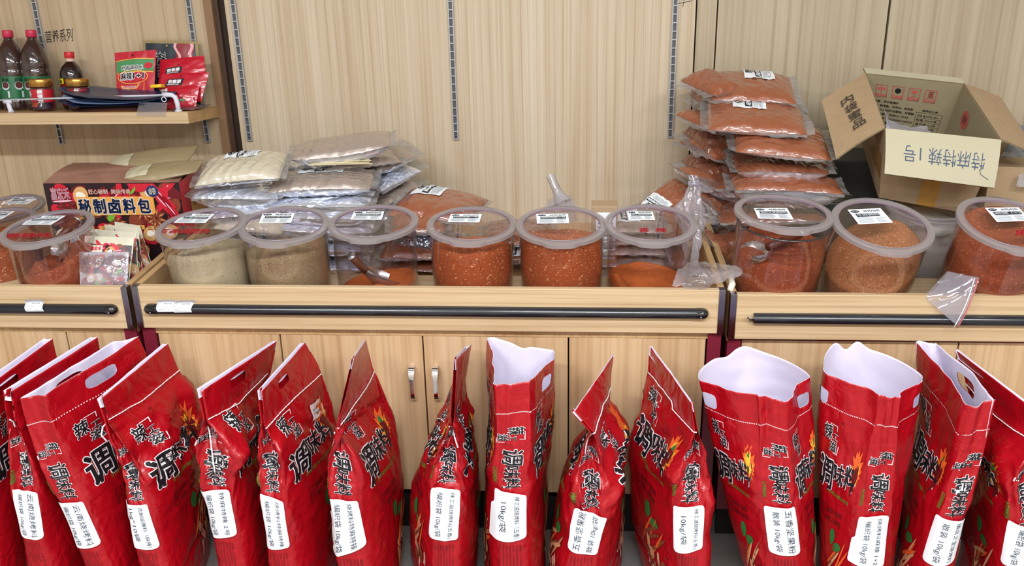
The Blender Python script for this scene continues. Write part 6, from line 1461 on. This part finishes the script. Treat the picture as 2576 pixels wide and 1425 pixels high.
MB().lathe([(.0125, .146), (.0125, .158), (0, .158)], 30).build('neck', mat('pale_neck', (214, 178, 160), .3), t)
MB().lathe([(.0135, .157), (.0145, .158), (.0145, .174), (.0135, .176), (0, .176)], 30).build('cap', CAPR, t)
m = MB(); cy = lambda a, z, o=.0006: ((.0345+o)*math.sin(a), -(.0345+o)*math.cos(a), z)
m.grid(lambda a, b_: cy(-1.4+2.8*a, .014+.066*b_), 20, 2, 0); m.grid(lambda a, b_: cy(-1.3+1.0*a, .080+.016*b_), 10, 2, 1); put_text(m, '特级生抽', lambda a, b_: cy(a, b_, .001), -1.1, .083, -.5, .092, 2, .03)
m.build('label', [mat('soy_label', (130, 24, 34), .35), mat('yellow_label', (226, 214, 30), .4), INK], t)

# hanging-hole pouches
RP = mat('pouch_red', (190, 20, 44), .28, coat=.6); BP = mat('pouch_black', (40, 34, 40), .28, coat=.6, var=.3, vscale=30); KB = mat('pouch_kraft', (152, 130, 84), .5)
RM = [mat('pouch_ink_red', (196, 26, 44), .3), mat('pouch_yellow', (240, 178, 70), .4), mat('pouch_green', (70, 140, 84), .4), INK, WHITE, mat('pouch_dark', (34, 42, 48), .35), mat('pouch_pink', (232, 170, 176), .4), mat('pouch_crimson', (140, 24, 34), .35), mat('pouch_cyan', (120, 190, 204), .4), KB, BP]
def dot(m, fn, x, y, r, k=3, asp=1): m.add([fn(x+r*math.cos(t)*asp, y+r*math.sin(t), .0012) for t in [2*math.pi*i/14 for i in range(14)]], [tuple(range(14))], k)
def art_red(m, fn):
    F2 = lambda a, b_: fn(a, b_, .0018)
    dot(m, fn, .44, .93, .022); m.grid(lambda u, v: fn(.03+.94*u, .60+.22*v+.03*math.sin(u*3), .0007), 16, 4, 2)
    for b in (.825, .585): m.grid(lambda u, v: fn(.03+.94*u, b+.014*v+.03*math.sin(u*3), .0012), 16, 1, 1)
    m.grid(lambda u, v: fn(.10+.84*u, .44+.185*v, .0008), 8, 2, 0)
    put_text(m, '鸡香源鸡水', F2, .17, .655, .72, .745, 4, .07); put_text(m, '鸡香源鸡水', lambda a, b_: fn(a, b_, .0024), .175, .66, .715, .74, 3, .015)
    put_text(m, '麻辣', F2, .14, .47, .44, .615, 4, .08); put_text(m, '麻辣', lambda a, b_: fn(a, b_, .0024), .145, .475, .435, .61, 3, .025)
    put_text(m, '1+1', F2, .47, .49, .74, .595, 4, .09); put_text(m, '1+1', lambda a, b_: fn(a, b_, .0024), .475, .495, .735, .59, 3, .04)
    n = 40; ring = []
    for i in range(n):
        t = 2*math.pi*i/n; ring += [fn(.45+.39*math.cos(t), .525+.135*math.sin(t), .0014), fn(.45+.372*math.cos(t), .525+.122*math.sin(t), .0014)]
    m.add(ring, [(2*i, 2*((i+1) % n), 2*((i+1) % n)+1, 2*i+1) for i in range(n)], 1)
    m.add([fn(.84+.11*math.cos(t), .72+.06*math.sin(t), .0016) for t in [2*math.pi*i/8+.4 for i in range(8)]], [tuple(range(8))], 0)
    m.add([fn(x, y, .001) for x, y in ((.12, .37), (.64, .39), (.56, .30), (.20, .29))], [(0, 1, 2, 3)], 1); put_text(m, '精选香辣香', F2, .20, .305, .56, .365, 6, .02)
    m.grid(lambda u, v: fn(.02+.68*u, .0+.24*v, .0007), 6, 4, 7); m.grid(lambda u, v: fn(.74+.015*u, .0+.42*v, .0012), 1, 6, 1); m.grid(lambda u, v: fn(.02+.72*u, .26+.008*v-.05*math.sin(u*3.1), .0014), 10, 1, 1)
    for i in range(9): blob(m, lambda x, y, l: fn(x, y, .0014+l), .46+.08*(i % 3)+.02*(i//3), .05+.06*(i//3), .05, .03, .3, 6 if i % 2 else 7, .0003*(i % 3), .8)
GR = 'red hanging pouches leaning at the shelf end'
kb = card([(358, 101), (497, 104), (512, 262), (372, 262)], (3.005, 3.005, 2.955, 2.955), 'black pouch with a kraft border and pale meat picture, hindmost on the shelf', 'seasoning_pouch', 'pouch', None, (KB, RM),
     lambda m, fn: (m.grid(lambda u, v: fn(.05+.90*u, .955*v, .0007), 12, 14, 5),
                    m.grid(lambda u, v: fn(.60+.30*u+.03*math.sin(v*9), .40+.56*v, .0014), 6, 10, 7), m.grid(lambda u, v: fn(.60+.05*u+.04*math.sin(v*11+1), .40+.56*v, .0018), 3, 16, 6), m.grid(lambda u, v: fn(.84+.06*u+.03*math.sin(v*13+2), .40+.56*v, .0018), 3, 16, 6),
                    put_text(m, '孜然烤肉', lambda a, b_: fn(a, b_, .0020), .24, .10, .42, .82, 4, .02, 1), put_text(m, '孜然烤肉', lambda a, b_: fn(a, b_, .0026), .245, .105, .415, .815, 3, -.01, 1), dot(m, fn, .44, .92, .014, 1)), seed=11, bulge=.004)[0]
card([(288, 133), (393, 125), (386, 262), (296, 266)], (2.935, 2.935, 2.90, 2.90), 'red seasoning pouch with an oval title standing beside the gold-lidded jar', 'seasoning_pouch', 'pouch', None, (RP, RM), art_red, seed=12, bulge=.006)
def art_yxy(m, fn, y=.62):
    P = [fn(x, yy, .0016) for x, yy in ((.14, y-.10), (.17, y+.14), (.52, y+.15), (.50, y-.08))]
    m.add(P, [(0, 3, 2, 1)], 5); put_text(m, '依香源', lambda a, b_: fn(a, b_, .0022), .19, y-.01, .47, y+.11, 4, .04); put_text(m, 'YIXIANGYUAN', lambda a, b_: fn(a, b_, .0022), .18, y-.065, .44, y-.035, 4, .05); dot(m, fn, .43, y+.24, .02)
card([(403, 151), (513, 140), (519, 205), (398, 222)], (2.965, 2.965, 2.93, 2.93), 'red pouch with a black name plate and rounded corner, leaning on the black pouch', 'seasoning_pouch', 'pouch', GR, (RP, RM), lambda m, fn: art_yxy(m, fn, .52), seed=13, bulge=.006)
card([(408, 186), (526, 182), (506, 255), (392, 262)], (2.93, 2.93, 2.895, 2.895), 'red pouch with a slanting black name plate, slid down in front of the rounded one', 'seasoning_pouch', 'pouch', GR, (RP, RM), lambda m, fn: art_yxy(m, fn, .66), seed=14, bulge=.008)
card([(402, 219), (502, 214), (492, 273), (408, 276)], (2.895, 2.895, 2.865, 2.865), 'red pouch lowest of the slumped ones, green leaf print near the white end post', 'seasoning_pouch', 'pouch', GR, (RP, RM), lambda m, fn: (dot(m, fn, .82, .62, .02), m.add([fn(x, y, .0014) for x, y in ((.0, .0), (.95, .0), (.95, .45), (.5, .5), (.0, .60))], [(0, 1, 2, 3, 4)], 7), blob(m, lambda x, y, l: fn(x, y, .002), .62, .34, .09, .05, .2, 2, 0, 1), put_text(m, '依香', lambda a, b_: fn(a, b_, .002), .02, .72, .22, .9, 4, .03)), seed=15, bulge=.012)
# navy flat pouches lying on top of the rail
NV = mat('navy_pouch', (28, 48, 84), .36, coat=.2); NV2 = mat('navy_pouch_back', (150, 172, 204), .3, .2); OC = mat('ochre_pouch', (176, 112, 40), .4, coat=.3); PB = mat('pouch_brown', (70, 44, 36), .4)
def flat_pouch(x0, x1, yl, yr, sag, Y, W, label, top, bot, seed, th=.004):
    t = thing('flat_pouch', atY((x0+x1)/2, (yl+yr)/2, Y), label, 'pouch', 'navy and ochre pouches lying flat on the shelf rail')
    a, b = atY(x0, yl, Y), atY(x1, yr, Y)
    def S(u, v, o): 
        p = a*(1-u)+b*u; wv = W*(min(1, .25+3.5*u, .35+4*(1-u)))
        e = (1-abs(2*u-1)**4)*(1-abs(2*v-1)**4)
        return p+np.array([0, (v-.5)*wv, -sag*4*u*(1-u)*.0+sag*(1-(2*u-1)**2)*(-1)+.003*math.sin(v*7+seed)+.006*math.sin(u*5+seed)*.5+o*e])
    m = MB(); m.grid(lambda u, v: S(u, v, th), 36, 14, 0); m.grid(lambda u, v: S(u, v, -th), 36, 14, 1, flip=True); m.build('pouch_body', [top, bot], t, world=True)
flat_pouch(150, 438, 226, 236, .008, 2.84, .15, 'navy flat pouch topmost of the pile bridging the shelf rail', NV, NV, 1)
flat_pouch(160, 440, 234, 240, .007, 2.845, .15, 'navy flat pouch with a pale grey back, second in the pile', NV, NV2, 2)
flat_pouch(158, 425, 241, 246, .007, 2.84, .14, 'navy flat pouch with a bright bluish edge, third in the pile', NV2, NV, 3)
flat_pouch(150, 430, 249, 250, .006, 2.845, .14, 'navy flat pouch undermost of the dark ones on the rail', NV, NV, 4)
flat_pouch(188, 400, 272, 268, .0, 2.845, .11, 'ochre-backed pouch lying under the navy pouches on the shelf board', PB, OC, 5, .012)
o = MB().box((0, 0, 0), (.034, .03, .010), bev=.002).build('yellow_box', mat('yellow_plastic', (240, 196, 30), .35)); p = atY(378, 222, 2.86); o.location = [float(x) for x in p]; o.rotation_euler = (-.2, -.06, 0); tag(o, 'small yellow box end between the oval-titled pouch and the slumped red ones', 'box')
o = rag('film_scrap', [[P(440, 272, 2.85), P(490, 266, 2.88), P(535, 262, 2.92)], [P(432, 280, 2.80), P(488, 276, 2.82), P(500, 274, 2.84)]], 'crumpled grey film scrap at the shelf end beneath the slumped red pouches', 'film scrap', crinkle('grey_film', (120, 122, 124), .3, .5, .8, 20), seed=5, amp=.004, n=16)
# clear price ticket hanging on the rod
tk = thing('clear_price_ticket', atY(380, 262, 2.79), 'clear plastic price ticket hanging from the white rod', 'price ticket')
c = [atY(350, 257, 2.782), atY(421, 259, 2.782), atY(417, 293, 2.774), atY(342, 292, 2.774)]; q = quadmap(c)
m = MB(); m.grid(lambda a, b_: q(a, b_, .0), 4, 4); m.grid(lambda a, b_: q(a, b_, -.0016), 4, 4, flip=True); m.build('ticket_sleeve', clear('ticket_plastic', (250, 250, 252), .04, .12, haze=.16, hazec=(216, 212, 222)), tk, world=True)
m = MB(); rc = atY(413, 250, 2.795); m.tube([rc+np.array([.007*math.cos(a), -.002, .007*math.sin(a)]) for a in [2*math.pi*i/12 for i in range(13)]], .0014, 6); m.build('hook', WPL, tk, world=True)
